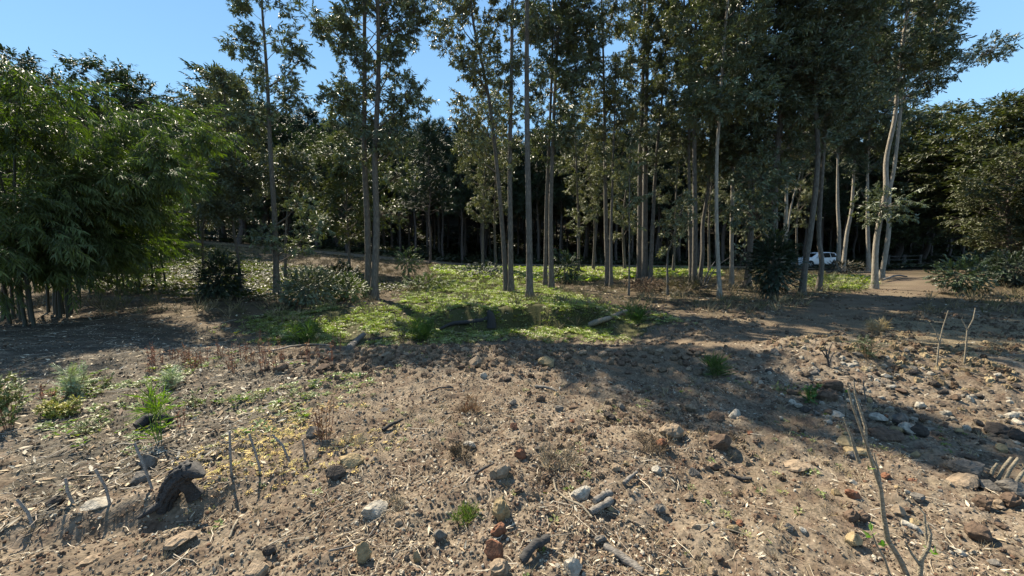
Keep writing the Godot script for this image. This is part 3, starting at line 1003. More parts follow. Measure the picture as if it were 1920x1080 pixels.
# A shrub or young tree: width, height in the photograph's pixels
func bush(called: String, label: String, px: float, py: float, w: float, h: float, kind: String, tint: Color, n: int, stems: int, leaf_mat := "leaf", size := 0.8, low := 0.05, cat := "shrub") -> void:
	var g := spot(px, py)
	var u := -g.z / FOC
	var root := base(called, g, label, cat, "shrubs and young trees round the clearing")
	var wood := MB.new()
	var xf: Array[Transform3D] = []
	var cols := PackedColorArray()
	var spec := {"size": size, "tint": tint, "droop": 0.35}
	var W := w * u * 0.5
	var H := h * u
	for s in stems:
		var a := rf(0, TAU)
		var e := Vector3(cos(a) * W * rf(0.1, 0.7), H * rf(0.6, 0.95), sin(a) * W * rf(0.1, 0.7))
		var st := Vector3(rf(-0.06, 0.06) * stems * 0.4, -0.06, rf(-0.06, 0.06) * stems * 0.4)
		wood.tube(PackedVector3Array([st, st.lerp(e, 0.4) + Vector3(0, 0.1 * H, 0), e]), PackedFloat32Array([0.012 + 0.008 * H, 0.008 + 0.005 * H, 0.004]), 5)
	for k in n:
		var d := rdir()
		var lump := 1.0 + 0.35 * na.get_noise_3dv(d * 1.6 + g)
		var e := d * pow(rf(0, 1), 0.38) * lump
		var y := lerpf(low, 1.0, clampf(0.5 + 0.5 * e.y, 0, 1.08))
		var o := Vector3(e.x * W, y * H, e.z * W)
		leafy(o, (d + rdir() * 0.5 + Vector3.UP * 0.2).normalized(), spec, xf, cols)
	part("stems", wood.mesh(), M.twig, root)
	multi("foliage", S[kind][rng.randi() % S[kind].size()], M[leaf_mat], xf, cols, root)


func bamboo(label: String, feet: Array, lean: Vector3, H: float, reach: float, per: int, tint: Color) -> void:
	var g := spot(feet[0][0], feet[0][1])
	var root := base("bamboo_clump", g, label, "bamboo", "bamboo clumps at the left edge of the clearing")
	var xf: Array[Transform3D] = []
	var cols := PackedColorArray()
	var wood := MB.new()
	var spec := {"size": 1.0, "tint": tint, "droop": 0.30}
	for f in feet:
		var o := spot(f[0], f[1]) - g
		var top := H * rf(0.55, 1.12)
		var dir := (lean + Vector3(rf(-0.5, 0.5), 0, rf(-0.5, 0.5)))
		var p := PackedVector3Array()
		var r := PackedFloat32Array()
		for k in 13:
			var t := k / 12.0
			p.append(o + Vector3(rf(-0.02, 0.02), -0.15, 0) + Vector3.UP * top * (t - 0.18 * t * t * t) + dir * reach * pow(t, 2.2))
			r.append(lerpf(0.033, 0.006, t) * (1.06 if k % 2 == 0 else 1.0))
		var mb := MB.new()
		mb.tube(p, r, 7)
		part("culm", mb.mesh(), M.cane, root)
		for b in 13:
			var t := lerpf(0.24, 1.0, (b + rf(0, 1)) / 13.0)
			var bo := along(p, t)
			var d := (dir * 0.8 + rdir() * 1.1)
			d.y = absf(d.y) * 0.5 + 0.15
			d = d.normalized()
			var L := reach * rf(0.4, 0.95) * (1.2 - 0.5 * t)
			var q := PackedVector3Array([bo])
			for k in 4:
				d = (d - Vector3.UP * 0.13 * k + dir * 0.10).normalized()
				q.append(q[-1] + d * L * 0.25)
			wood.tube(q, PackedFloat32Array([0.008, 0.007, 0.005, 0.004, 0.002]), 3)
			for k in per:
				leafy(along(q, rf(0.2, 1.0)) + rdir() * 0.13, (d + rdir() * 0.75).normalized(), spec, xf, cols)
	part("branches", wood.mesh(), M.cane, root, "stuff")
	multi("foliage", S.bamboo[0], M.bamboo_leaf, xf, cols, root)


# Trees of the wood behind: built once in a few variants, then copied
func wood_tree(kind: int) -> Node3D:
	var root := Node3D.new()
	rng.seed = 400 + kind
	var wood := MB.new()
	var xf: Array[Transform3D] = []
	var cols := PackedColorArray()
	if kind < 5:
		var p := PackedVector3Array()
		for k in 9: p.append(Vector3(rf(-0.12, 0.12), k * 1.75, rf(-0.12, 0.12)))
		part("trunk", trunk_mesh(p, 0.13, 0.03, 7), M.pine_bark, root)
		var spec := {"from": 0.36, "to": 0.99, "reach": 2.3, "limbs": 52, "rise": 0.35, "size": 1.25, "step": 0.34, "tint": Color(0.028, 0.043, 0.019), "droop": 0.1, "cone": 1}
		grow(p, 0.13, spec, wood, xf, cols)
		for k in 9:
			var o := along(p, rf(0.12, 0.45))
			var a := rf(0, TAU)
			wood.tube(PackedVector3Array([o, o + Vector3(cos(a), rf(-0.2, 0.3), sin(a)) * rf(0.5, 1.3)]), PackedFloat32Array([0.018, 0.004]), 3)
		part("branches", wood.mesh(), M.twig, root, "stuff")
		part("crown", bake(S.tuft[kind % 2], xf, cols), M.needle, root, "stuff")
	else:
		var p := PackedVector3Array()
		for k in 9: p.append(Vector3(rf(-0.2, 0.2), k * 1.6, rf(-0.2, 0.2)))
		part("trunk", trunk_mesh(p, 0.17, 0.04, 7), M.pine_bark, root)
		var spec := {"from": 0.16, "to": 0.99, "reach": 3.0, "limbs": 60, "rise": 0.6, "size": 0.95, "step": 0.2, "tint": Color(0.045, 0.064, 0.026) if kind < 8 else Color(0.088, 0.098, 0.048), "droop": 0.5}
		if kind >= 8: spec.merge({"from": 0.10, "limbs": 84, "step": 0.17}, true)
		grow(p, 0.17, spec, wood, xf, cols)
		part("branches", wood.mesh(), M.twig, root, "stuff")
		part("crown", bake(S.far[kind % 2], xf, cols), M.leaf, root, "stuff")
	return root


func place_wood(protos: Array, used: Dictionary, kind: int, at: Vector3, s: Vector3, called: String, label: String, group: String) -> void:
	var o: Node3D = protos[kind] if not used.has(kind) else protos[kind].duplicate()
	used[kind] = true
	o.name = numbered(called)
	add_child(o, true)
	o.position = at
	o.rotation.y = rf(0, TAU)
	o.scale = s
	tag(o, label, "tree", group)


# ---- stones, sticks, stumps ----
func stone_mesh(sd: int, facets: int, lump: float) -> ArrayMesh:
	rng.seed = sd
	var s := SphereMesh.new()
	s.radial_segments = 14; s.rings = 8
	var a := s.get_mesh_arrays()
	var v: PackedVector3Array = a[Mesh.ARRAY_VERTEX]
	var ix: PackedInt32Array = a[Mesh.ARRAY_INDEX]
	var pl := []
	for k in facets: pl.append([rdir(), rf(0.55, 0.85)])
	for k in v.size():
		var q := v[k].normalized()
		q *= 1.0 + lump * na.get_noise_3dv(q * 1.7 + Vector3(sd, 0, 0)) + 0.4 * lump * nb.get_noise_3dv(q * 5.0)
		for f in pl:
			var over: float = q.dot(f[0]) - f[1]
			if over > 0: q -= f[0] * over
		v[k] = q
	var mb := MB.new()
	for k in range(0, ix.size(), 3):
		var A := v[ix[k]]
		var B := v[ix[k + 2]]
		var C := v[ix[k + 1]]
		if (B - A).cross(C - A).length_squared() > 1e-10:
			mb.tri(A, B, C)
	return mb.mesh()


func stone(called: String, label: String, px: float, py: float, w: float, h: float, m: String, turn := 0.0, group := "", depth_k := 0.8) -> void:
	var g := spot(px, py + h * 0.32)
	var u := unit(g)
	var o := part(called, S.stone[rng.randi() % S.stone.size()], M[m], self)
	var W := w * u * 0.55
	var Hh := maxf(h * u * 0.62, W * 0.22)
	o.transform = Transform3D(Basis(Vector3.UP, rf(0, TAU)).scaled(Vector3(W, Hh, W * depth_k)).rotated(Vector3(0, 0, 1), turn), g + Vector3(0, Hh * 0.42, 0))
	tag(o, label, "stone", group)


func stick(called: String, label: String, p: Array, r0: float, r1: float, m: String, cat := "stick", group := "") -> void:
	# p: [x, y, height above the ground]
	var q := PackedVector3Array()
	var r := PackedFloat32Array()
	var g := spot(p[0][0], p[0][1])
	var root_at := g
	for k in p.size():
		var e := spot(p[k][0], p[k][1], p[k][2])
		q.append(e - root_at)
		r.append(lerpf(r0, r1, float(k) / (p.size() - 1)))
	var cv := Curve3D.new()
	for k in q.size():
		var t := (q[mini(k + 1, q.size() - 1)] - q[maxi(k - 1, 0)]) / 6.0
		cv.add_point(q[k], -t, t)
	var n := maxi(5, q.size() * 3)
	var qq := PackedVector3Array()
	var rr := PackedFloat32Array()
	for k in n + 1:
		var f := float(k) / n
		qq.append(cv.sample_baked(cv.get_baked_length() * f) + rdir() * r0 * 0.15)
		rr.append(lerpf(r0, r1, f) * rf(0.9, 1.12))
	var mb := MB.new()
	mb.tube(qq, rr, 7, Color.WHITE, true, 0.25, nb)
	var o := part(called, mb.mesh(), M[m], self)
	o.position = root_at
	tag(o, label, cat, group)


# an upright stem from the ground place b through image places at the same distance
func stem(called: String, label: String, b: Array, pts: Array, r0: float, r1: float, m: String, forks := [], leaves := [], cat := "stalk", group := "") -> void:
	var g := spot(b[0], b[1])
	var depth := -g.z
	var root := base(called, g, label, cat, group)
	var p := PackedVector3Array([Vector3(0, -0.04, 0)])
	var r := PackedFloat32Array([r0])
	for k in pts.size():
		p.append(pt(pts[k][0], pts[k][1], depth) - g + Vector3(0, 0, rf(-0.01, 0.01)))
		r.append(lerpf(r0, r1, (k + 1.0) / pts.size()))
	var mb := MB.new()
	mb.tube(p, r, 6, Color.WHITE, true, 0.2, nb)
	part("stem", mb.mesh(), M[m], root)
	for f in forks:
		var q := PackedVector3Array()
		var qr := PackedFloat32Array()
		for k in f.size():
			q.append(pt(f[k][0], f[k][1], depth) - g + Vector3(0, 0, -0.02 * k))
			qr.append(lerpf(lerpf(r0, r1, 0.4), r1 * 0.8, float(k) / (f.size() - 1)))
		var fb := MB.new()
		fb.tube(q, qr, 5, Color.WHITE, true)
		part("twig", fb.mesh(), M[m], root)
	for l in leaves:
		var lb := MB.new()
		var c := pt(l[0], l[1], depth) - g
		for k in 3:
			var d := (Vector3(rf(-1, 1), rf(0.2, 1), rf(-1, 1))).normalized()
			var s := d.cross(rdir()).normalized()
			lb.leaf(c, d, s, s.cross(d), l[2], l[2] * 0.5, 0.002, 0.15)
		part("leaf", lb.mesh(), M.fresh, root)


func weed(label: String, px: float, py: float, h: float, w: float, kind: String, tint: Color, n: int, stems: int, stem_mat := "dry_stem", size := 0.4, mt := "leaf") -> void:
	var g := spot(px, py)
	var u := unit(g)
	var root := base("weed", g, label, "weed", "weeds in the cleared soil")
	var wood := MB.new()
	var xf: Array[Transform3D] = []
	var cols := PackedColorArray()
	var spec := {"size": size, "tint": tint, "droop": 0.2}
	for s in stems:
		var e := Vector3(rf(-0.5, 0.5) * w * u, h * u * rf(0.65, 1.0), rf(-0.5, 0.5) * w * u)
		var st := Vector3(e.x * 0.35, -0.02, e.z * 0.35)
		wood.tube(PackedVector3Array([st, st.lerp(e, 0.5) + rdir() * 0.015, e]), PackedFloat32Array([0.004, 0.003, 0.0015]), 4)
		for k in maxi(1, n / stems):
			leafy(st.lerp(e, rf(0.15, 1.0)), (rdir() + Vector3.UP * 0.5).normalized(), spec, xf, cols)
	part("stems", wood.mesh(), M[stem_mat], root)
	multi("leaves", S[kind][0], M[mt], xf, cols, root)


func scatter(called: String, mesh: Mesh, m: Material, n: int, rmin: float, rmax: float, smin: float, smax: float, colours: Array, mask := "", flat := 0.0, half := 1.02, sink := 0.25, drift := 0.0) -> void:
	var xf: Array[Transform3D] = []
	var cols := PackedColorArray()
	for k in n:
		var a := rf(-half, half)
		var d := rmin * pow(rmax / rmin, rf(0, 1))
		var x := d * tan(a)
		var z := -d
		if mask == "track" and tmask(x, z) > 0.4 and rf(0, 1) < 0.85: continue
		if mask != "" and mask != "track":
			if mask[0] == "!":
				if has(mask.substr(1), x, z): continue
			elif not has(mask, x, z): continue
		if rf(0, 1) < drift * clampf(0.55 + 1.6 * nb.get_noise_2d(x * 1.1 + 5.0, z * 1.1), 0, 1): continue
		if drift > 0.0 and has("smooth", x, z) and rf(0, 1) < 0.55: continue
		var s := smin * pow(smax / smin, pow(rf(0, 1), 2.2)) * (1.0 + 0.06 * d)
		var b := Basis(rdir(), rf(0, TAU)) if flat == 0.0 else Basis(Vector3.UP, rf(0, TAU)) * Basis(Vector3.RIGHT, rf(-flat, flat)) * Basis(Vector3.FORWARD, rf(-flat, flat))
		xf.append(Transform3D(b.scaled_local(Vector3(rf(0.7, 1.3), rf(0.6, 1.1), rf(0.7, 1.3)) * s), on(x, z, s * sink)))
		var q: Color = colours[rng.randi() % colours.size()]
		var w := rf(0.7, 1.25)
		cols.append(Color(q.r * w, q.g * w, q.b * w))
	var o := multi(called, mesh, m, xf, cols, self)
	tag(o, "", "", "", "stuff")


func in_regions(x: float, z: float, names_: Array) -> bool:
	for q in names_:
		if has(q, x, z): return true
	return false


# ground cover over world areas: uniform in x and z within a box
func cover(called: String, mesh: Mesh, m: Material, n: int, box: Rect2, regions: Array, smin: float, smax: float, colours: Array, thin := 0.0, not_track := true) -> void:
	var xf: Array[Transform3D] = []
	var cols := PackedColorArray()
	for k in n:
		var x := box.position.x + box.size.x * rf(0, 1)
		var z := -(box.position.y + box.size.y * rf(0, 1))
		if absf(x) > -z * 1.55 + 1.0: continue
		if regions.size() and not in_regions(x + rf(-0.45, 0.45), z + rf(-0.45, 0.45), regions): continue
		if not_track and tmask(x, z) > 0.3: continue
		if z < -24.0 and away(Vector2(x, z), road) < 1.7: continue
		if thin > 0.0 and na.get_noise_2d(x * 0.7, z * 0.7 + 40.0) < thin - 0.5: continue
		var s := rf(smin, smax)
		xf.append(Transform3D((Basis(Vector3.UP, rf(0, TAU)) * Basis(Vector3.RIGHT, rf(-0.3, 0.3))).scaled_local(Vector3.ONE * s), on(x, z, -0.005)))
		var q: Color = colours[rng.randi() % colours.size()]
		var w := rf(0.7, 1.3)
		cols.append(Color(q.r * w, q.g * w, q.b * w))
	multi(called, mesh, m, xf, cols, self)


func make_car(g: Vector3) -> void:
	var root := base("parked_car", g, "white compact car parked on the dirt road behind the eucalyptus trunks", "car")
	root.rotation.y = 0.04
	# lengthwise stations: x, top height, top half-width, belt height
	var st := [[-2.0, 0.62, 0.52, 0.56], [-1.92, 0.78, 0.66, 0.66], [-1.5, 0.93, 0.70, 0.82], [-1.0, 1.0, 0.70, 0.92], [-0.35, 1.42, 0.58, 0.96], [0.1, 1.53, 0.57, 0.97], [0.9, 1.54, 0.57, 0.99], [1.5, 1.48, 0.55, 1.01], [1.78, 1.30, 0.54, 1.0], [1.95, 0.9, 0.62, 0.85], [2.0, 0.55, 0.60, 0.5]]
	var rows := []
	for s in st:
		var e: float = 1.0 if absf(s[0]) < 1.85 else 0.86
		var row := PackedVector3Array()
		for sg in [1.0, -1.0]:
			var half := [Vector3(s[0], 0.24, 0.72 * e), Vector3(s[0], 0.42, 0.85 * e), Vector3(s[0], minf(0.72, s[3]), 0.86 * e), Vector3(s[0], s[3], 0.82 * e), Vector3(s[0], s[1] - 0.06, s[2] + 0.03), Vector3(s[0], s[1], s[2] - 0.12)]
			if sg < 0: half.reverse()
			for q: Vector3 in half: row.append(Vector3(q.x, q.y, q.z * sg))
		rows.append(row)
	var b := MB.new()
	for k in rows.size() - 1:
		for j in 12:
			var j2 := (j + 1) % 12
			b.quad(rows[k][j], rows[k + 1][j], rows[k + 1][j2], rows[k][j2])
	for j in range(1, 11):
		b.tri(rows[0][0], rows[0][j], rows[0][j + 1])
		b.tri(rows[-1][0], rows[-1][j + 1], rows[-1][j])
	part("body", b.mesh(), M.car_paint, root)
	for sg in [1.0, -1.0]:
		for w in [[[-0.62, 0.985], [-0.22, 1.40], [0.12, 1.46], [0.12, 1.0]], [[0.18, 1.0], [0.18, 1.465], [0.85, 1.47], [0.85, 1.02]], [[0.91, 1.02], [0.91, 1.47], [1.36, 1.42], [1.46, 1.06]]]:
			var wb := MB.new()
			var q := PackedVector3Array()
			for e in w:
				q.append(Vector3(e[0], e[1], sg * (lerpf(0.838, 0.622, (e[1] - 0.98) / 0.5))))
			if sg > 0: wb.quad(q[0], q[3], q[2], q[1])
			else: wb.quad(q[0], q[1], q[2], q[3])
			part("window", wb.mesh(), M.dark_glass, root)
		for x in [-1.25, 1.28]:
			var arch := MB.new()
			var o := Vector3(x, 0.33, sg * 0.78)
			for k in 20:
				var a := TAU * k / 20
				var a2 := TAU * (k + 1) / 20
				var P := o + Vector3(cos(a), sin(a), 0) * 0.40 + Vector3(0, 0, sg * 0.088)
				var Q := o + Vector3(cos(a2), sin(a2), 0) * 0.40 + Vector3(0, 0, sg * 0.088)
				if sg > 0: arch.tri(o + Vector3(0, 0, sg * 0.088), P, Q)
				else: arch.tri(o + Vector3(0, 0, sg * 0.088), Q, P)
			part("wheel_arch", arch.mesh(), M.rubber, root)
			var wheel := Node3D.new()
			wheel.name = "wheel"
			root.add_child(wheel, true)
			wheel.position = Vector3(x, 0.31, sg * 0.79)
			var ty := MB.new()
			ty.tube(PackedVector3Array([Vector3(0, 0, -0.1), Vector3(0, 0, -0.09), Vector3(0, 0, 0.09), Vector3(0, 0, 0.1)]), PackedFloat32Array([0.28, 0.31, 0.31, 0.28]), 20, Color.WHITE, true)
			part("tyre", ty.mesh(), M.rubber, wheel)
			for k in 5:
				var sp := MB.new()
				sp.box(Vector3(cos(TAU * k / 5), sin(TAU * k / 5), 0) * 0.1 + Vector3(0, 0, sg * 0.108), Vector3(0.1, 0.025, 0.006), Basis(Vector3.BACK, TAU * k / 5))
				part("spoke", sp.mesh(), M.metal, wheel)
		var hl := MB.new()
		hl.box(Vector3(-1.86, 0.70, sg * 0.62), Vector3(0.12, 0.06, 0.12), Basis(Vector3.UP, -sg * 0.5))
		part("headlight", hl.mesh(), M.clear, root)
		var tl := MB.new()
		tl.box(Vector3(1.80, 0.98, sg * 0.66), Vector3(0.10, 0.13, 0.06))
		part("tail_light", tl.mesh(), M.red_lamp, root)
		var mi := MB.new()
		mi.box(Vector3(-0.52, 1.06, sg * 0.92), Vector3(0.06, 0.06, 0.08))
		part("mirror", mi.mesh(), M.car_paint, root)
		for x in [0.0, 0.8]:
			var hd := MB.new()
			hd.box(Vector3(x, 0.90, sg * 0.848), Vector3(0.08, 0.014, 0.012))
			part("door_handle", hd.mesh(), M.metal, root)
		var sk := MB.new()
		sk.box(Vector3(0, 0.27, sg * 0.80), Vector3(0.85, 0.06, 0.035))
		part("sill", sk.mesh(), M.rubber, root)
	var ws := MB.new()
	ws.quad(Vector3(-0.965, 1.035, 0.64), Vector3(-0.965, 1.035, -0.64), Vector3(-0.39, 1.41, -0.53), Vector3(-0.39, 1.41, 0.53))
	ws.quad(Vector3(-0.965, 1.035, -0.64), Vector3(-0.965, 1.035, 0.64), Vector3(-0.39, 1.41, 0.53), Vector3(-0.39, 1.41, -0.53))
	part("windscreen", ws.mesh(), M.dark_glass, root)


func make_wood_debris() -> void:
	rng.seed = 600
	# the stump shaped like a lizard
	var g := spot(318, 946)
	var u := unit(g)
	var root := base("root_stump", g, "dark weathered root stump rearing up like a lizard in the foreground", "stump")
	var right := Vector3(1, 0, 0.12).normalized()
	var P := func(x: float, y: float, q := 0.0) -> Vector3: return right * (x * u) + Vector3.UP * (y * u) + Vector3(0, 0, q)
	var mb := MB.new()
	var body := PackedVector3Array([P.call(-10, -12, 0.01), P.call(-3, 14, 0.0), P.call(11, 36, -0.01), P.call(25, 54, -0.02), P.call(40, 65, -0.02), P.call(54, 69, -0.01), P.call(67, 68, 0.0), P.call(78, 65, 0.01), P.call(82, 64, 0.01)])
	var fine := Curve3D.new()
	for k in body.size():
		var t := (body[mini(k + 1, body.size() - 1)] - body[maxi(k - 1, 0)]) / 6.0
		fine.add_point(body[k], -t, t)
	var bp := PackedVector3Array()
	var br := PackedFloat32Array()
	for k in 37:
		var f := k / 36.0
		bp.append(fine.sample_baked(fine.get_baked_length() * f))
		br.append(u * lerp_table([[0.0, 13.0], [0.2, 13.5], [0.42, 17.0], [0.58, 18.0], [0.72, 14.0], [0.84, 10.5], [0.93, 8.0], [1.0, 3.0]], f))
	mb.tube(bp, br, 14, Color.WHITE, true, 0.30, nb)
	# cracked strands of old wood along the back
	for s in 9:
		var a := TAU * s / 9.0 + rf(-0.2, 0.2)
		var sp := PackedVector3Array()
		var sr := PackedFloat32Array()
		var k0 := rng.randi() % 6
		for k in range(k0, 34 - rng.randi() % 8):
			var t := (bp[k + 1] - bp[k]).normalized()
			var e := (Vector3(0, 0, 1) - t * t.z).normalized()
			sp.append(bp[k] + (e * cos(a) + t.cross(e) * sin(a)) * br[k] * rf(0.86, 1.0))
			sr.append(br[k] * 0.28 * rf(0.6, 1.2) * (0.4 if k == k0 else 1.0))
		mb.tube(sp, sr, 5, Color(1.25, 1.25, 1.25) if s % 3 == 0 else Color(0.8, 0.8, 0.8), true)
	part("trunk", mb.mesh(), M.dark_wood, root)
	var leg := MB.new()
	leg.tube(PackedVector3Array([P.call(28, 52), P.call(33, 38, -0.01), P.call(35, 26, -0.03), P.call(35, 15, -0.05), P.call(38, 4, -0.06)]), PackedFloat32Array([u * 13, u * 10, u * 9, u * 11, u * 14]), 10, Color.WHITE, true, 0.3, nb)
	part("root", leg.mesh(), M.dark_wood, root)
	var leg2 := MB.new()
	leg2.tube(PackedVector3Array([P.call(0, 12), P.call(-14, 2, 0.05), P.call(-34, -10, 0.1)]), PackedFloat32Array([u * 9, u * 7, u * 3]), 9, Color.WHITE, true, 0.3, nb)
	part("root", leg2.mesh(), M.dark_wood, root)

	stick("fallen_log", "thin dark fallen log lying across the sunlit grass", [[822, 622, 0.05], [850, 613, 0.07], [885, 607, 0.07], [916, 601, 0.06]], 0.035, 0.06, "dark_wood", "log")
	var sg := spot(921, 604)
	var ro := base("upright_stump", sg, "small dark upright stump at the right end of the fallen log", "stump")
	var sb := MB.new()
	sb.tube(PackedVector3Array([Vector3(0, -0.1, 0), Vector3(0.0, 0.1, 0), Vector3(-0.03, 0.22, 0), Vector3(-0.07, 0.30, 0)]), PackedFloat32Array([0.13, 0.10, 0.08, 0.04]), 9, Color.WHITE, true, 0.3, nb)
	part("stump", sb.mesh(), M.dark_wood, ro)
	stick("fallen_branch", "long pale curved fallen branch among the red weeds", [[468, 668, 0.02], [520, 661, 0.05], [545, 656, 0.06], [590, 650, 0.05], [622, 652, 0.02]], 0.012, 0.025, "old_wood", "branch")
	stick("broken_log", "short broken grey log tilted on the clods beside the grass", [[655, 655, 0.02], [665, 647, 0.06], [682, 636, 0.11]], 0.055, 0.06, "old_wood", "log")
	stick("fallen_branch", "dark branch lying along the grass edge right of the broken log", [[690, 645, 0.04], [720, 638, 0.05], [752, 632, 0.03]], 0.03, 0.015, "dark_wood", "branch")
	stick("fallen_log", "straw coloured fallen log slanting over the grass bank", [[1105, 612, 0.05], [1140, 603, 0.09], [1180, 588, 0.12]], 0.07, 0.05, "pale_wood", "log")
	stick("dead_branch", "dead leaning branch left of two between the eucalyptus trunks", [[1318, 540, 0.0], [1328, 528, 0.55], [1345, 512, 1.1]], 0.03, 0.012, "dark_wood", "branch")
	stick("dead_branch", "dead leaning branch right of two between the eucalyptus trunks", [[1322, 542, 0.0], [1340, 524, 0.6], [1372, 508, 1.25]], 0.03, 0.01, "dark_wood", "branch")
	stick("fallen_pole", "grey pole lying at the left edge of the track by the big trunks", [[1655, 529, 0.12], [1680, 524, 0.2], [1700, 522, 0.1]], 0.05, 0.04, "old_wood", "pole")
	stick("burnt_root", "charred black root piece lying on the dry litter, left foreground", [[255, 806, 0.03], [275, 797, 0.05], [300, 794, 0.06], [325, 790, 0.03]], 0.05, 0.03, "burnt_wood", "root")
	stick("split_wood", "upper of two split grey wood pieces in the foreground", [[1114, 955, 0.02], [1128, 945, 0.04], [1146, 932, 0.04]], 0.018, 0.020, "old_wood", "wood piece")
	stick("split_wood", "lower of two split grey wood pieces in the foreground", [[1108, 970, 0.015], [1124, 962, 0.03], [1145, 948, 0.03]], 0.020, 0.022, "old_wood", "wood piece")
	stick("wood_chip", "short split stick pointing up right above the split wood", [[1170, 912, 0.02], [1180, 902, 0.045], [1194, 888, 0.05]], 0.014, 0.009, "old_wood", "wood piece")
	stick("splintered_wood", "dark splintered wood lump at the bottom of the foreground", [[978, 1056, 0.02], [1000, 1040, 0.05], [1026, 1019, 0.045]], 0.026, 0.022, "dark_wood", "wood piece")
	stick("weathered_plank", "long weathered grained stick sunk in the soil, bottom centre", [[1135, 1026, 0.012], [1165, 1045, 0.012], [1205, 1072, 0.01]], 0.020, 0.022, "old_wood", "wood piece")
	stick("curved_stick", "thin curved pale stick left of the split wood pieces", [[1038, 902, 0.02], [1042, 922, 0.02], [1062, 944, 0.02], [1092, 960, 0.02], [1110, 976, 0.01]], 0.006, 0.007, "pale_wood", "stick")
	stick("bark_strip", "short dark strip of bark left of the tan rock", [[890, 897, 0.02], [908, 887, 0.03], [926, 879, 0.03]], 0.012, 0.006, "dark_wood", "wood piece")
	stick("dark_stick", "dark forked stick lying on the smooth soil in the middle", [[800, 736, 0.01], [825, 733, 0.02], [850, 729, 0.01]], 0.012, 0.008, "dark_wood", "stick")
	stick("dark_stick", "two toned stick lying on the soil below the ochre block", [[1004, 730, 0.01], [1022, 733, 0.03], [1045, 735, 0.02]], 0.02, 0.012, "old_wood", "stick")
	stick("charred_chip", "small charred wood chip above the yellow stone", [[718, 808, 0.01], [738, 800, 0.04], [756, 788, 0.03]], 0.02, 0.01, "burnt_wood", "wood piece")
	stick("pale_stick", "straight pale stick lying right of the charred chip", [[826, 802, 0.01], [835, 790, 0.015], [846, 778, 0.01]], 0.006, 0.005, "pale_wood", "stick")
	stick("long_twig", "long thin twig lying beside the pale slab in the foreground", [[555, 985, 0.01], [600, 960, 0.015], [640, 946, 0.012], [700, 928, 0.01]], 0.004, 0.003, "pale_wood", "stick")
	stick("slanting_twig", "twig slanting up to the pointed ochre stone", [[618, 1050, 0.01], [655, 1025, 0.012], [690, 1005, 0.01], [705, 990, 0.01]], 0.006, 0.004, "old_wood", "stick")
	stick("bone_stick", "short thick pale stick right of the lizard shaped stump", [[430, 1008, 0.01], [438, 995, 0.015], [446, 980, 0.01]], 0.007, 0.006, "pale_wood", "stick")
	stick("dark_stick", "thin dark stick leaning on clods right of the long furrow", [[1370, 890, 0.01], [1392, 893, 0.02], [1410, 898, 0.02]], 0.013, 0.012, "dark_wood", "stick")
	stick("bark_sheet", "white curled bark sheet behind the branching sapling", [[1690, 988, 0.01], [1710, 995, 0.02], [1728, 1002, 0.01]], 0.02, 0.014, "pale", "bark")
	# cut stalks standing in the left foreground
	var st := [["leftmost cut grey stalk of the foreground, leaning left", [66, 992], [[48, 962], [31, 936]]], ["second cut grey stalk from the left, thin", [142, 948], [[130, 920], [122, 897]]], ["thick cut grey stalk behind the flat pale slab", [208, 948], [[195, 915], [181, 878]]], ["cut stalk leaning over the two grey stones", [288, 920], [[270, 872], [250, 832]]], ["straight upright cut stalk right of the lizard stump", [434, 894], [[433, 850], [430, 808]]], ["curved cut stalk with a green leaf at its top on the yellow moss", [491, 886], [[478, 850], [469, 812]]], ["bent cut stalk leaning left on the yellow moss", [547, 862], [[530, 834], [511, 814]]], ["short thin cut stalk at the right end of the stalk row", [573, 862], [[569, 842], [567, 824]]]]
	var k := 0
	for s in st:
		stem("cut_stalk", s[0], s[1], s[2], 0.0085, 0.007, "grey_wood", [], [[s[2][1][0] + 2, s[2][1][1] - 2, 0.035]] if k in [3, 5] else [], "stalk", "cut grey stalks in the left foreground")
		k += 1
	st = [["leftmost short pale cut stalk of the fan by the right rock heap", [1857, 893], [[1862, 880], [1869, 868]]], ["second short pale cut stalk of the fan by the right rock heap", [1868, 896], [[1884, 876], [1898, 858]]], ["tallest pale cut stalk of the fan by the right rock heap", [1878, 900], [[1894, 878], [1908, 858]]], ["pale cut stalk slanting to the right edge by the rock heap", [1896, 906], [[1910, 892], [1926, 876]]]]
	for s in st:
		stem("pale_stalk", s[0], s[1], s[2], 0.011, 0.009, "pale_wood", [], [], "stalk", "pale cut stalks by the rock heap at the right edge")
	stem("branching_sapling", "tall bare branching sapling in the right foreground with two green leaves", [1712, 1076], [[1688, 1050], [1668, 1015], [1657, 965], [1650, 915], [1638, 870], [1622, 830], [1608, 795], [1598, 760], [1590, 728]], 0.013, 0.003, "pale_wood", [[[1659, 985], [1661, 940], [1664, 900], [1661, 862]], [[1650, 915], [1652, 880], [1640, 850]], [[1622, 830], [1630, 805], [1618, 745], [1622, 720]], [[1611, 868], [1602, 820], [1595, 790]]], [[1634, 1008, 0.04], [1660, 1022, 0.045], [1628, 880, 0.03]], "sapling")
	stem("low_sapling", "forked bare sapling stump at the foot of the tall branching one", [1726, 1082], [[1728, 1050], [1738, 1025], [1743, 1000], [1742, 985]], 0.011, 0.004, "pale_wood", [[[1738, 1025], [1744, 1005], [1750, 975], [1746, 965]], [[1726, 1060], [1718, 1045], [1712, 1026]]], [[1752, 1040, 0.05]], "sapling")
	stem("low_shoot", "thin bare shoot with a green tip left of the branching sapling", [1676, 1082], [[1660, 1048], [1645, 1022], [1638, 1002]], 0.006, 0.003, "pale_wood", [], [[1634, 996, 0.045]], "sapling")
	stem("bare_whip", "tall bare whip left of two standing on the pale soil", [1757, 684], [[1761, 650], [1769, 615], [1777, 582]], 0.010, 0.004, "pale_wood", [[[1762, 645], [1757, 620], [1752, 608]]], [], "sapling")
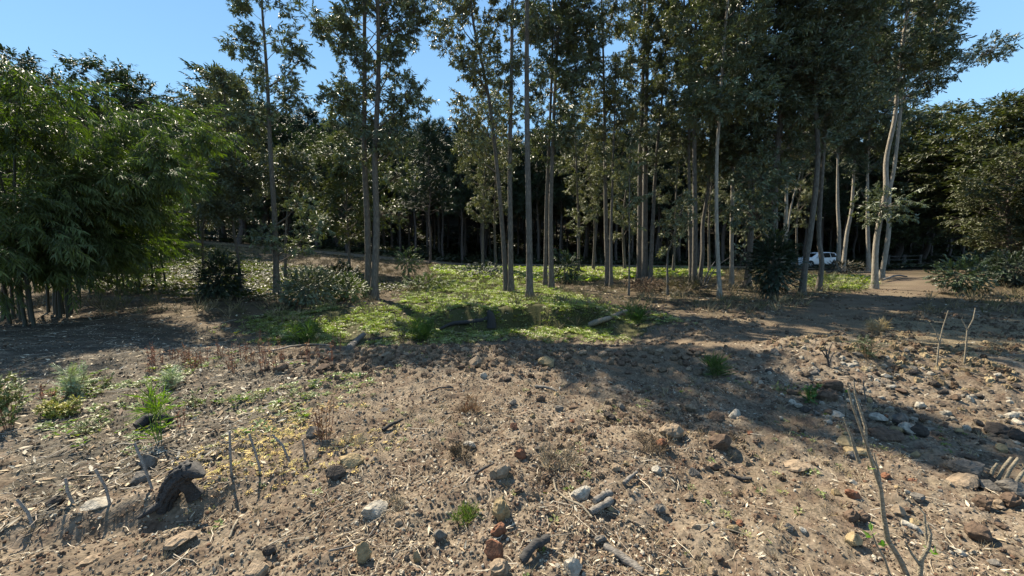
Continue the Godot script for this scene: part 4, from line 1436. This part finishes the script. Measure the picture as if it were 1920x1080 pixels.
	stem("bare_whip", "tall forked bare whip right of two standing on the pale soil", [1808, 682], [[1812, 650], [1815, 620], [1823, 598], [1830, 578]], 0.010, 0.004, "pale_wood", [[[1815, 620], [1812, 608], [1810, 599]]], [], "sapling")
	stem("thin_shoot", "thin pale shoot left of three before the brown boulders", [1587, 775], [[1586, 750], [1582, 728]], 0.006, 0.004, "pale_wood", [], [[1583, 735, 0.05]], "shoot")
	stem("thin_shoot", "thin pale shoot in the middle of three before the brown boulders", [1600, 772], [[1596, 748], [1590, 722]], 0.006, 0.003, "pale_wood", [], [], "shoot")
	stem("thin_shoot", "thickest pale shoot right of three before the brown boulders", [1606, 788], [[1605, 760], [1600, 734]], 0.007, 0.004, "pale_wood", [], [], "shoot")
	stem("thin_shoot", "lone crooked pale shoot in the shade on the mound", [1626, 758], [[1623, 738], [1620, 716]], 0.007, 0.004, "old_wood", [], [], "shoot")
	stem("dead_plant", "dead branching plant on top of the mound", [1556, 684], [[1550, 668], [1548, 650]], 0.014, 0.004, "dark_wood", [[[1552, 672], [1558, 655], [1566, 644]], [[1553, 676], [1546, 662], [1540, 652]], [[1555, 680], [1562, 668], [1570, 662]]], [], "plant")


func make_stones() -> void:
	rng.seed = 700
	var L := [
		["pointed tan stone standing on the smooth soil near the clods", 891, 678, 24, 26, "tan"], ["blocky ochre brown stone right of the pointed tan one", 1022, 678, 34, 22, "ochre"],
		["pointed ochre stone at the bottom of the foreground casting a dark shadow", 679, 1038, 30, 42, "ochre"], ["tall pale ochre boulder left of the curved stick", 942, 953, 34, 40, "ochre"],
		["pale slanted slab with moss beside it, lower foreground", 703, 957, 50, 24, "pale"], ["dark rounded stone with a stick beside it, lower foreground", 826, 1001, 26, 24, "grey"],
		["tan rock above the tall pale ochre boulder", 938, 892, 40, 28, "tan"], ["grey stone with a pale top beside the dry red stalks", 590, 813, 28, 24, "grey"],
		["grey brown stone behind the leaning cut stalk", 280, 864, 28, 28, "grey"], ["wide grey stone below the grey brown one", 262, 894, 36, 24, "grey"],
		["flat pale slab behind the thick cut stalk", 182, 942, 46, 16, "pale"], ["dark grey stone at the left foreground", 105, 945, 28, 18, "dark"],
		["yellow ochre stone right of the yellow moss", 656, 869, 48, 22, "ochre"], ["dark stone in front of the yellow ochre one", 629, 888, 38, 20, "dark"],
		["flat pale slab in the soil below the lizard stump", 336, 1015, 56, 18, "tan"], ["flat faint slab in the soil at the lower left", 168, 1040, 40, 13, "tan"],
		["tan rock cut by the bottom edge left of the pointed ochre stone", 480, 1068, 40, 32, "tan"], ["whitish crumbly rock above the split wood", 1089, 925, 40, 28, "pale"],
		["small pale stone right of the short split stick", 1231, 883, 18, 16, "pale"], ["flat tan slab on the smooth reddish soil", 1490, 868, 46, 11, "tan"],
		["rounded yellow rock, upper of two behind the sapling", 1586, 833, 30, 22, "ochre"], ["flat yellow rock, lower of two behind the sapling", 1604, 848, 38, 16, "ochre"],
		["large grey topped rock at the back of the right rock heap", 1816, 878, 56, 28, "grey"], ["flat tan rock at the left of the right rock heap", 1806, 900, 58, 20, "tan"],
		["grey log like rock in the middle of the right rock heap", 1857, 904, 46, 26, "grey"], ["grey rock at the right edge of the rock heap", 1900, 915, 46, 28, "grey"],
		["brown rock low in the right rock heap, right of two", 1896, 938, 30, 24, "brown"], ["brown rock low in the right rock heap, left of two", 1846, 934, 30, 28, "brown"],
		["tan stone between the flat tan rock and the brown low one", 1875, 938, 18, 14, "tan"], ["brown boulder at the shade edge of the mound", 1546, 741, 40, 28, "brown"],
		["second brown boulder behind the one at the shade edge", 1562, 722, 36, 24, "brown"], ["round grey stone below the shaded mound", 1688, 787, 24, 20, "grey"],
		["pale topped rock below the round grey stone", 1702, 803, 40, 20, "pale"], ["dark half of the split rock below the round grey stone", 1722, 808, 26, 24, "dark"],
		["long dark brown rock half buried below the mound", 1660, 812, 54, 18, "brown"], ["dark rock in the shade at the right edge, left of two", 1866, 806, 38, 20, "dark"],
		["dark rock in the shade at the right edge, right of two", 1903, 812, 38, 26, "dark"], ["pale stone in the sun below the thin shoots", 1563, 775, 30, 12, "pale"],
		["pale stone left of the round grey one", 1646, 787, 28, 14, "pale"], ["big brown clod at the right end of the long furrow", 1352, 832, 42, 34, "brown"],
		["tan pointed clod in the middle of the furrow", 1258, 812, 40, 24, "tan"], ["dark clod casting a long shadow left of the furrow", 1145, 780, 28, 13, "dark"],
		["small brown clod left of two above the straw heap", 1066, 802, 16, 15, "brown"], ["small tan clod right of two above the straw heap", 1088, 800, 16, 16, "tan"],
		["tan stone in the sun at the back of the furrow clods", 1294, 762, 22, 14, "tan"], ["brown stone at the back of the furrow clods", 1344, 785, 28, 18, "brown"],
		["grey white stone among the furrow clods", 1378, 780, 26, 18, "pale"], ["tiny yellow stone in the furrow", 1293, 806, 12, 10, "ochre"],
		["pale rock at the bottom between the splintered wood and the plank", 1072, 1058, 36, 32, "pale"], ["tan rock cut by the bottom edge left of the splintered wood", 938, 1074, 38, 24, "tan"],
		["small red stone left of the tall pale boulder", 936, 997, 30, 20, "red"], ["red brown rock below the small red stone", 928, 1038, 36, 36, "red"],
		["standing ochre stone with dark sides, lower middle", 781, 1042, 16, 26, "ochre"], ["small dark stone at the lower left middle", 506, 1028, 24, 17, "dark"],
		["yellow stone cut by the bottom edge right of the plank", 1248, 1068, 22, 24, "ochre"], ["dark brown clod at the left end of the clod row", 528, 692, 30, 15, "brown"],
		["lone brown clod on the soil left of centre", 652, 693, 16, 12, "brown"], ["brown clod pair left of the lone brown clod", 604, 690, 26, 12, "brown"],
		["round pale stone right of the pointed tan stone", 907, 705, 13, 12, "pale"], ["dark stone right of the round pale one", 952, 710, 15, 9, "dark"],
		["small dark flat stone above the dark forked stick", 841, 722, 13, 7, "dark"], ["flat grey stone above the charred chip", 721, 767, 18, 9, "grey"],
		["flat pale stone among dry weeds right of the moss", 880, 829, 26, 13, "pale"], ["tan stone below the flat pale one among dry weeds", 852, 838, 24, 14, "tan"],
		["tan small stone in front of the moss slab", 747, 975, 22, 12, "tan"], ["small tan stone below that one", 748, 987, 18, 11, "tan"],
		["tan stone right of the standing ochre one", 905, 1010, 24, 13, "tan"], ["brown rock in the shade of the sapling", 1596, 968, 28, 22, "brown"],
		["brown rock right beside it under the sapling", 1618, 968, 22, 20, "brown"], ["ochre rock below the sapling's left shoot", 1600, 1016, 26, 24, "ochre"],
		["tan pair of stones right of the sapling stem", 1684, 962, 22, 20, "tan"], ["dark rock between the sapling and the rock heap", 1832, 1000, 40, 26, "brown"],
	]
	for e in L: stone("stone", e[0], e[1], e[2], e[3], e[4], e[5], rf(-0.25, 0.25), "named stones of the foreground")
	# loose clods and stones that only their place tells apart
	rng.seed = 701
	var made := 0
	while made < 120:
		var px := rf(540, 1330)
		var py := rf(650, 694) + 12.0 * absf(px - 900) / 400.0 * rf(0, 1)
		stone("clod", "brown clod by the grass edge, " + along_grass(px), px, py, rf(7, 20), rf(6, 13), ["clod_brown", "clod_brown", "tan", "brown"][rng.randi() % 4], rf(-0.3, 0.3), "clods along the grass edge")
		get_child(get_child_count() - 1).set_meta("category", "clod")
		made += 1
	made = 0
	while made < 110:
		var px := rf(950, 1920)
		var py := rf(740, 1075)
		if px > 1400 and px < 1560 and rf(0, 1) < 0.8: continue
		var s := pow(rf(0, 1), 2.0) * 16.0 + 9.0
		stone("small_stone", "small loose stone lying on the sunlit soil " + near_what(px, py), px, py, s, s * rf(0.5, 0.9), ["tan", "brown", "brown", "grey", "ochre", "red", "pale"][rng.randi() % 7], rf(-0.4, 0.4), "small loose stones of the foreground")
		made += 1
	made = 0
	while made < 60:
		var px := rf(1420, 1920)
		var py := rf(660, 800)
		stone("mound_stone", "small stone on the mound " + ("behind the thin shoots" if px < 1640 else ("above the round grey stone" if px < 1780 else "towards the right edge")), px, py, rf(8, 20), rf(6, 12), ["grey", "brown", "pale", "dark"][rng.randi() % 4], rf(-0.4, 0.4), "small stones on the mound")
		made += 1


func make_weeds() -> void:
	rng.seed = 800
	var green := Color(0.14, 0.165, 0.06)
	var pale := Color(0.26, 0.32, 0.20)
	var yel := Color(0.30, 0.29, 0.07)
	var red := Color(0.24, 0.10, 0.06)
	var rust := Color(0.24, 0.15, 0.08)
	weed("tall weed with yellow green leaves and brown stalks at the left edge", 16, 800, 108, 34, "broad", green, 110, 6, "red_stem", 0.26)
	weed("second tall weed right behind the one at the left edge", 40, 765, 70, 26, "broad", green, 34, 4, "red_stem", 0.22)
	weed("pale blue green bushy weed at the shade edge on the left", 137, 742, 44, 46, "fern", pale, 120, 10, "dry_stem", 0.36)
	weed("yellow green low clump below the pale bushy weed", 118, 776, 36, 64, "broad", yel, 220, 14, "dry_stem", 0.20)
	weed("red brown dry stalk left of the pale bushy weed", 78, 748, 34, 16, "broad", red, 14, 3, "red_stem", 0.14, "dry")
	weed("red brown dry stalk between the pale weed and the yellow clump", 106, 770, 60, 16, "broad", red, 18, 3, "red_stem", 0.14, "dry")
	weed("bright green low weed right of the pale bushy weed", 188, 728, 26, 42, "broad", green, 60, 8, "dry_stem", 0.20)
	weed("pale green feathery weed above the charred root", 322, 728, 40, 34, "fern", pale, 120, 8, "dry_stem", 0.28)
	weed("yellow green weed left of the feathery one", 286, 760, 36, 24, "broad", green, 34, 5, "dry_stem", 0.19)
	weed("bright green weed right of the feathery one", 370, 762, 32, 40, "broad", green, 40, 6, "dry_stem", 0.19)
	weed("tall bright grass shoot in front of the charred root", 300, 828, 92, 30, "blade", Color(0.16, 0.22, 0.04), 16, 5, "fresh", 1.0, "herb_leaf")
	weed("red dry stalk right of the charred root", 338, 805, 40, 12, "broad", red, 10, 3, "red_stem", 0.11, "dry")
	weed("dark green low weed at the left of the charred root", 168, 808, 22, 40, "broad", green, 46, 7, "dry_stem", 0.19)
	weed("tall dry rusty stalks on the yellow moss", 610, 830, 78, 40, "broad", rust, 60, 8, "red_stem", 0.17, "dry")
	weed("dry reddish grass tuft right of the middle", 868, 770, 28, 70, "blade", Color(0.20, 0.12, 0.06), 40, 10, "red_stem", 0.50, "dry")
	weed("dark dry tuft with a shadow among pale stones", 865, 858, 26, 40, "blade", Color(0.14, 0.10, 0.06), 40, 9, "dark_wood", 0.44, "dry")
	weed("small fresh green tuft with dry blades, lower middle", 870, 972, 26, 44, "blade", Color(0.13, 0.17, 0.05), 34, 8, "dry_stem", 0.44, "herb_leaf")
	weed("bright green leafy weed beside the brown boulders", 1520, 752, 30, 26, "broad", Color(0.07, 0.15, 0.03), 46, 6, "fresh", 0.23)
	weed("low green patch of weed at the shade edge", 1480, 738, 12, 60, "broad", green, 60, 10, "dry_stem", 0.15)
	weed("thin grass tuft in the shade left of the mound", 1345, 706, 34, 40, "blade", Color(0.10, 0.14, 0.05), 36, 9, "dry_stem", 1.1, "herb_leaf")
	weed("dark green low plant behind the mound's dead plant", 1625, 670, 34, 40, "fern", Color(0.045, 0.07, 0.03), 60, 7, "dry_stem", 0.33)
	weed("dry straw tuft on the far side of the mound", 1640, 622, 22, 36, "blade", Color(0.34, 0.27, 0.16), 40, 9, "dry_stem", 1.0, "dry")
	weed("dark green plant at the grass edge with upright blades", 565, 645, 40, 60, "blade", Color(0.05, 0.08, 0.03), 60, 12, "fresh", 1.3, "herb_leaf")
	weed("upright green grass clump on the grass edge left of the log", 788, 640, 40, 50, "blade", Color(0.08, 0.13, 0.03), 60, 12, "fresh", 1.4, "herb_leaf")
	weed("upright green grass clump right of the straw coloured log", 1195, 602, 26, 40, "blade", Color(0.08, 0.13, 0.03), 60, 12, "fresh", 1.3, "herb_leaf")
	weed("dark shrubby weed left of the clods at the grass edge", 755, 648, 44, 40, "broad", Color(0.05, 0.07, 0.025), 70, 7, "dry_stem", 0.22)
	weed("heap of dry twigs and straw over a dark hollow left of the furrow", 1032, 872, 24, 96, "blade", Color(0.26, 0.21, 0.15), 70, 30, "pale_wood", 0.42, "dry")
	weed("dark heap of dry stems in the middle of the furrow", 1228, 842, 16, 80, "blade", Color(0.15, 0.11, 0.075), 60, 20, "dark_wood", 0.4, "dry")
	weed("bleached dry grass clump right of the yellow moss", 662, 830, 14, 60, "blade", Color(0.42, 0.36, 0.26), 40, 12, "pale_wood", 0.4, "dry")
	weed("grey dry weed beside the pale slanted slab", 745, 955, 10, 70, "blade", Color(0.26, 0.22, 0.16), 40, 14, "old_wood", 0.3, "dry")
	for k in 46:
		weed("reddish dry weed stalks " + ("in the strip behind the bushy weeds" if k < 30 else "around the long fallen branch"), rf(275, 520) if k < 30 else rf(480, 700), rf(668, 702) if k < 30 else rf(640, 690), rf(22, 48), rf(10, 22), "broad", red.lerp(rust, rf(0, 1)), 12, 3, "red_stem", 0.13, "dry")
		get_child(get_child_count() - 1).set_meta("group", "reddish dry weeds in the strip behind the clods")


func make_cover() -> void:
	rng.seed = 900
	var dirt := [Color(0.15, 0.11, 0.078), Color(0.12, 0.085, 0.06), Color(0.20, 0.155, 0.11), Color(0.15, 0.09, 0.06), Color(0.25, 0.20, 0.145), Color(0.33, 0.285, 0.215), Color(0.42, 0.37, 0.29), Color(0.27, 0.22, 0.16)]
	var peb: ArrayMesh = small_stone(130)
	scatter("pebbles", peb, M.clod, 120000, 1.1, 9.0, 0.0022, 0.0105, dirt, "track", 0.0, 1.02, 0.15, 0.3)
	scatter("soil_crumbs", S.clod, M.clod, 18000, 1.3, 11.0, 0.003, 0.015, [Color(0.18, 0.135, 0.097), Color(0.14, 0.10, 0.072), Color(0.22, 0.17, 0.125)], "track", 0.0, 1.02, 0.0, 0.6)
	var tw := MB.new()
	tw.tube(PackedVector3Array([Vector3(-1, 0, 0), Vector3(-0.3, 0.07, 0.1), Vector3(0.4, 0.02, -0.05), Vector3(1, 0.06, 0.08)]), PackedFloat32Array([0.025, 0.03, 0.022, 0.012]), 4)
	scatter("twig_litter", tw.mesh(), M.dry, 17000, 1.2, 9.0, 0.014, 0.10, [Color(0.30, 0.25, 0.18), Color(0.20, 0.155, 0.11), Color(0.42, 0.36, 0.27), Color(0.12, 0.09, 0.065)], "track", 0.14, 1.02, 0.05, 0.9)
	var lf := MB.new()
	lf.leaf(Vector3(-1, 0, 0), Vector3.RIGHT, Vector3.BACK, Vector3.UP, 2.0, 0.55, 0.12, -0.1)
	var leafm := lf.mesh()
	var litter := [Color(0.36, 0.29, 0.19), Color(0.24, 0.17, 0.10), Color(0.46, 0.39, 0.28), Color(0.15, 0.10, 0.065), Color(0.27, 0.25, 0.20)]
	scatter("leaf_litter", leafm, M.dry, 24000, 1.2, 10.0, 0.006, 0.026, litter, "track", 0.45, 1.02, 0.15, 0.9)
	scatter("dry_mulch", leafm, M.dry, 44000, 1.6, 11.0, 0.008, 0.042, litter, "mulch", 0.5, 1.02, 0.2)
	scatter("mulch_twigs", tw.mesh(), M.dry, 22000, 1.6, 11.0, 0.02, 0.10, [Color(0.33, 0.29, 0.23), Color(0.22, 0.18, 0.14), Color(0.42, 0.37, 0.29)], "mulch", 0.2, 1.02, 0.06)
	# green things
	var gr := [Color(0.29, 0.32, 0.11), Color(0.34, 0.35, 0.14), Color(0.23, 0.27, 0.09), Color(0.36, 0.34, 0.18), Color(0.24, 0.20, 0.11)]
	cover("ground_cover", S.herb[0], M.herb_leaf, 62000, Rect2(-9, 6.5, 15, 14), ["grass"], 0.4, 1.1, gr, 0.22)
	cover("grass", S.blade[0], M.herb_leaf, 26000, Rect2(-9, 6.5, 15, 14), ["grass"], 0.25, 0.95, gr, 0.3)
	cover("verge_grass", S.herb[1], M.herb_leaf, 20000, Rect2(-8, 17, 30, 18), ["verge", "herbs"], 1.4, 3.2, gr)
	cover("herb_patch", S.herb[1], M.herb_leaf, 5000, Rect2(8, 12, 14, 8), ["herbs"], 1.4, 2.6, gr)
	cover("slope_scrub", S.herb[0], M.herb_leaf, 16000, Rect2(-26, 10, 24, 22), ["slope"], 0.9, 2.6, [Color(0.08, 0.085, 0.04), Color(0.10, 0.085, 0.05), Color(0.055, 0.066, 0.028), Color(0.13, 0.115, 0.075)])
	cover("dry_brush", S.fern[0], M.leaf, 5200, Rect2(-3, 10, 22, 15), ["brush"], 0.5, 1.2, [Color(0.16, 0.125, 0.07), Color(0.20, 0.16, 0.09), Color(0.10, 0.10, 0.04), Color(0.11, 0.08, 0.05)], 0.3)
	cover("dry_grass", S.blade[0], M.dry, 12000, Rect2(-24, 9.0, 48, 26), [], 0.9, 2.2, [Color(0.24, 0.19, 0.11), Color(0.17, 0.13, 0.075), Color(0.12, 0.11, 0.05)], 0.35)
	cover("forest_litter", leafm, M.dry, 14000, Rect2(-20, 8.5, 42, 18), [], 0.03, 0.10, litter)
	cover("forest_undergrowth", S.herb[0], M.leaf, 14000, Rect2(-45, 35, 110, 30), [], 3.0, 7.5, [Color(0.04, 0.05, 0.022), Color(0.06, 0.055, 0.03), Color(0.05, 0.065, 0.025)])
	cover("yellow_moss", S.herb[1], M.dry, 5200, Rect2(-2.8, 2.2, 2.4, 1.6), ["moss"], 0.16, 0.34, [Color(0.50, 0.36, 0.12), Color(0.42, 0.32, 0.12), Color(0.55, 0.42, 0.18), Color(0.35, 0.30, 0.10)], 0.42)
	cover("seedlings", S.herb[0], M.herb_leaf, 1500, Rect2(-5.5, 2.6, 6.0, 3.2), ["left"], 0.3, 0.9, [Color(0.14, 0.19, 0.06), Color(0.18, 0.22, 0.09), Color(0.2, 0.2, 0.06)], 0.36)
	cover("sparse_seedlings", S.herb[1], M.herb_leaf, 700, Rect2(-3, 1.5, 7, 4.5), ["near"], 0.18, 0.5, [Color(0.16, 0.20, 0.06), Color(0.2, 0.21, 0.08)], 0.55)
	var lump := [Color(0.17, 0.128, 0.09), Color(0.14, 0.10, 0.072), Color(0.22, 0.172, 0.122), Color(0.19, 0.14, 0.098)]
	cover("clod_row", S.clod, M.clod, 6000, Rect2(-4.5, 4.0, 9, 3.6), ["clods"], 0.012, 0.05, lump)
	cover("furrow_clods", S.clod, M.clod, 2600, Rect2(-0.6, 2.2, 3.6, 2.2), ["furrow"], 0.008, 0.034, lump, 0.40)
	cover("pale_clods", S.clod, M.clod, 9000, Rect2(3, 3.4, 10, 5.5), ["lumpy"], 0.010, 0.05, [Color(0.25, 0.19, 0.115), Color(0.20, 0.15, 0.09), Color(0.13, 0.09, 0.06), Color(0.29, 0.23, 0.14)], 0.38)
	cover("mound_gravel", peb, M.clod, 5200, Rect2(2.0, 2.8, 7, 3.4), ["mound"], 0.008, 0.035, [Color(0.12, 0.10, 0.08), Color(0.08, 0.065, 0.05), Color(0.28, 0.25, 0.20), Color(0.16, 0.13, 0.10)])
	cover("field_crumbs", S.clod, M.clod, 9000, Rect2(-2, 6.0, 16, 7), ["field"], 0.014, 0.05, lump + [Color(0.22, 0.17, 0.11)], 0.42)
	cover("track_crumbs", S.clod, M.clod, 7000, Rect2(0, 5.0, 18, 10), [], 0.008, 0.04, lump, 0.5, false)
	cover("dead_grass", S.blade[0], M.dry, 5000, Rect2(-7, 1.5, 14, 5.5), ["near"], 0.15, 0.5, [Color(0.36, 0.29, 0.18), Color(0.25, 0.19, 0.12)], 0.45)
	for o in get_children():
		if o is MultiMeshInstance3D: o.set_meta("kind", "stuff")


func small_stone(sd: int) -> ArrayMesh:
	rng.seed = sd
	var s := SphereMesh.new()
	s.radial_segments = 6; s.rings = 3
	var a := s.get_mesh_arrays()
	var v: PackedVector3Array = a[Mesh.ARRAY_VERTEX]
	var ix: PackedInt32Array = a[Mesh.ARRAY_INDEX]
	for k in v.size():
		var q := v[k].normalized()
		v[k] = q * (1.0 + 0.5 * na.get_noise_3dv(q * 2.0 + Vector3(sd, 0, 0)))
	var mb := MB.new()
	for k in range(0, ix.size(), 3):
		if (v[ix[k + 2]] - v[ix[k]]).cross(v[ix[k + 1]] - v[ix[k]]).length_squared() > 1e-10:
			mb.tri(v[ix[k]], v[ix[k + 2]], v[ix[k + 1]])
	return mb.mesh()


func near_what(px: float, py: float) -> String:
	if px < 1160: return "round the twig heap" if py < 890 else "round the split wood pieces"
	if px < 1420: return "among the clods of the furrow" if py < 880 else "below the furrow"
	if px < 1700: return "round the thin shoots" if py < 840 else "round the branching sapling"
	return "above the rock heap" if py < 870 else "below the rock heap"


func along_grass(px: float) -> String:
	if px < 700: return "near the broken log"
	if px < 880: return "between the broken log and the pointed tan stone"
	if px < 1080: return "round the pointed tan stone"
	return "where the row meets the track"
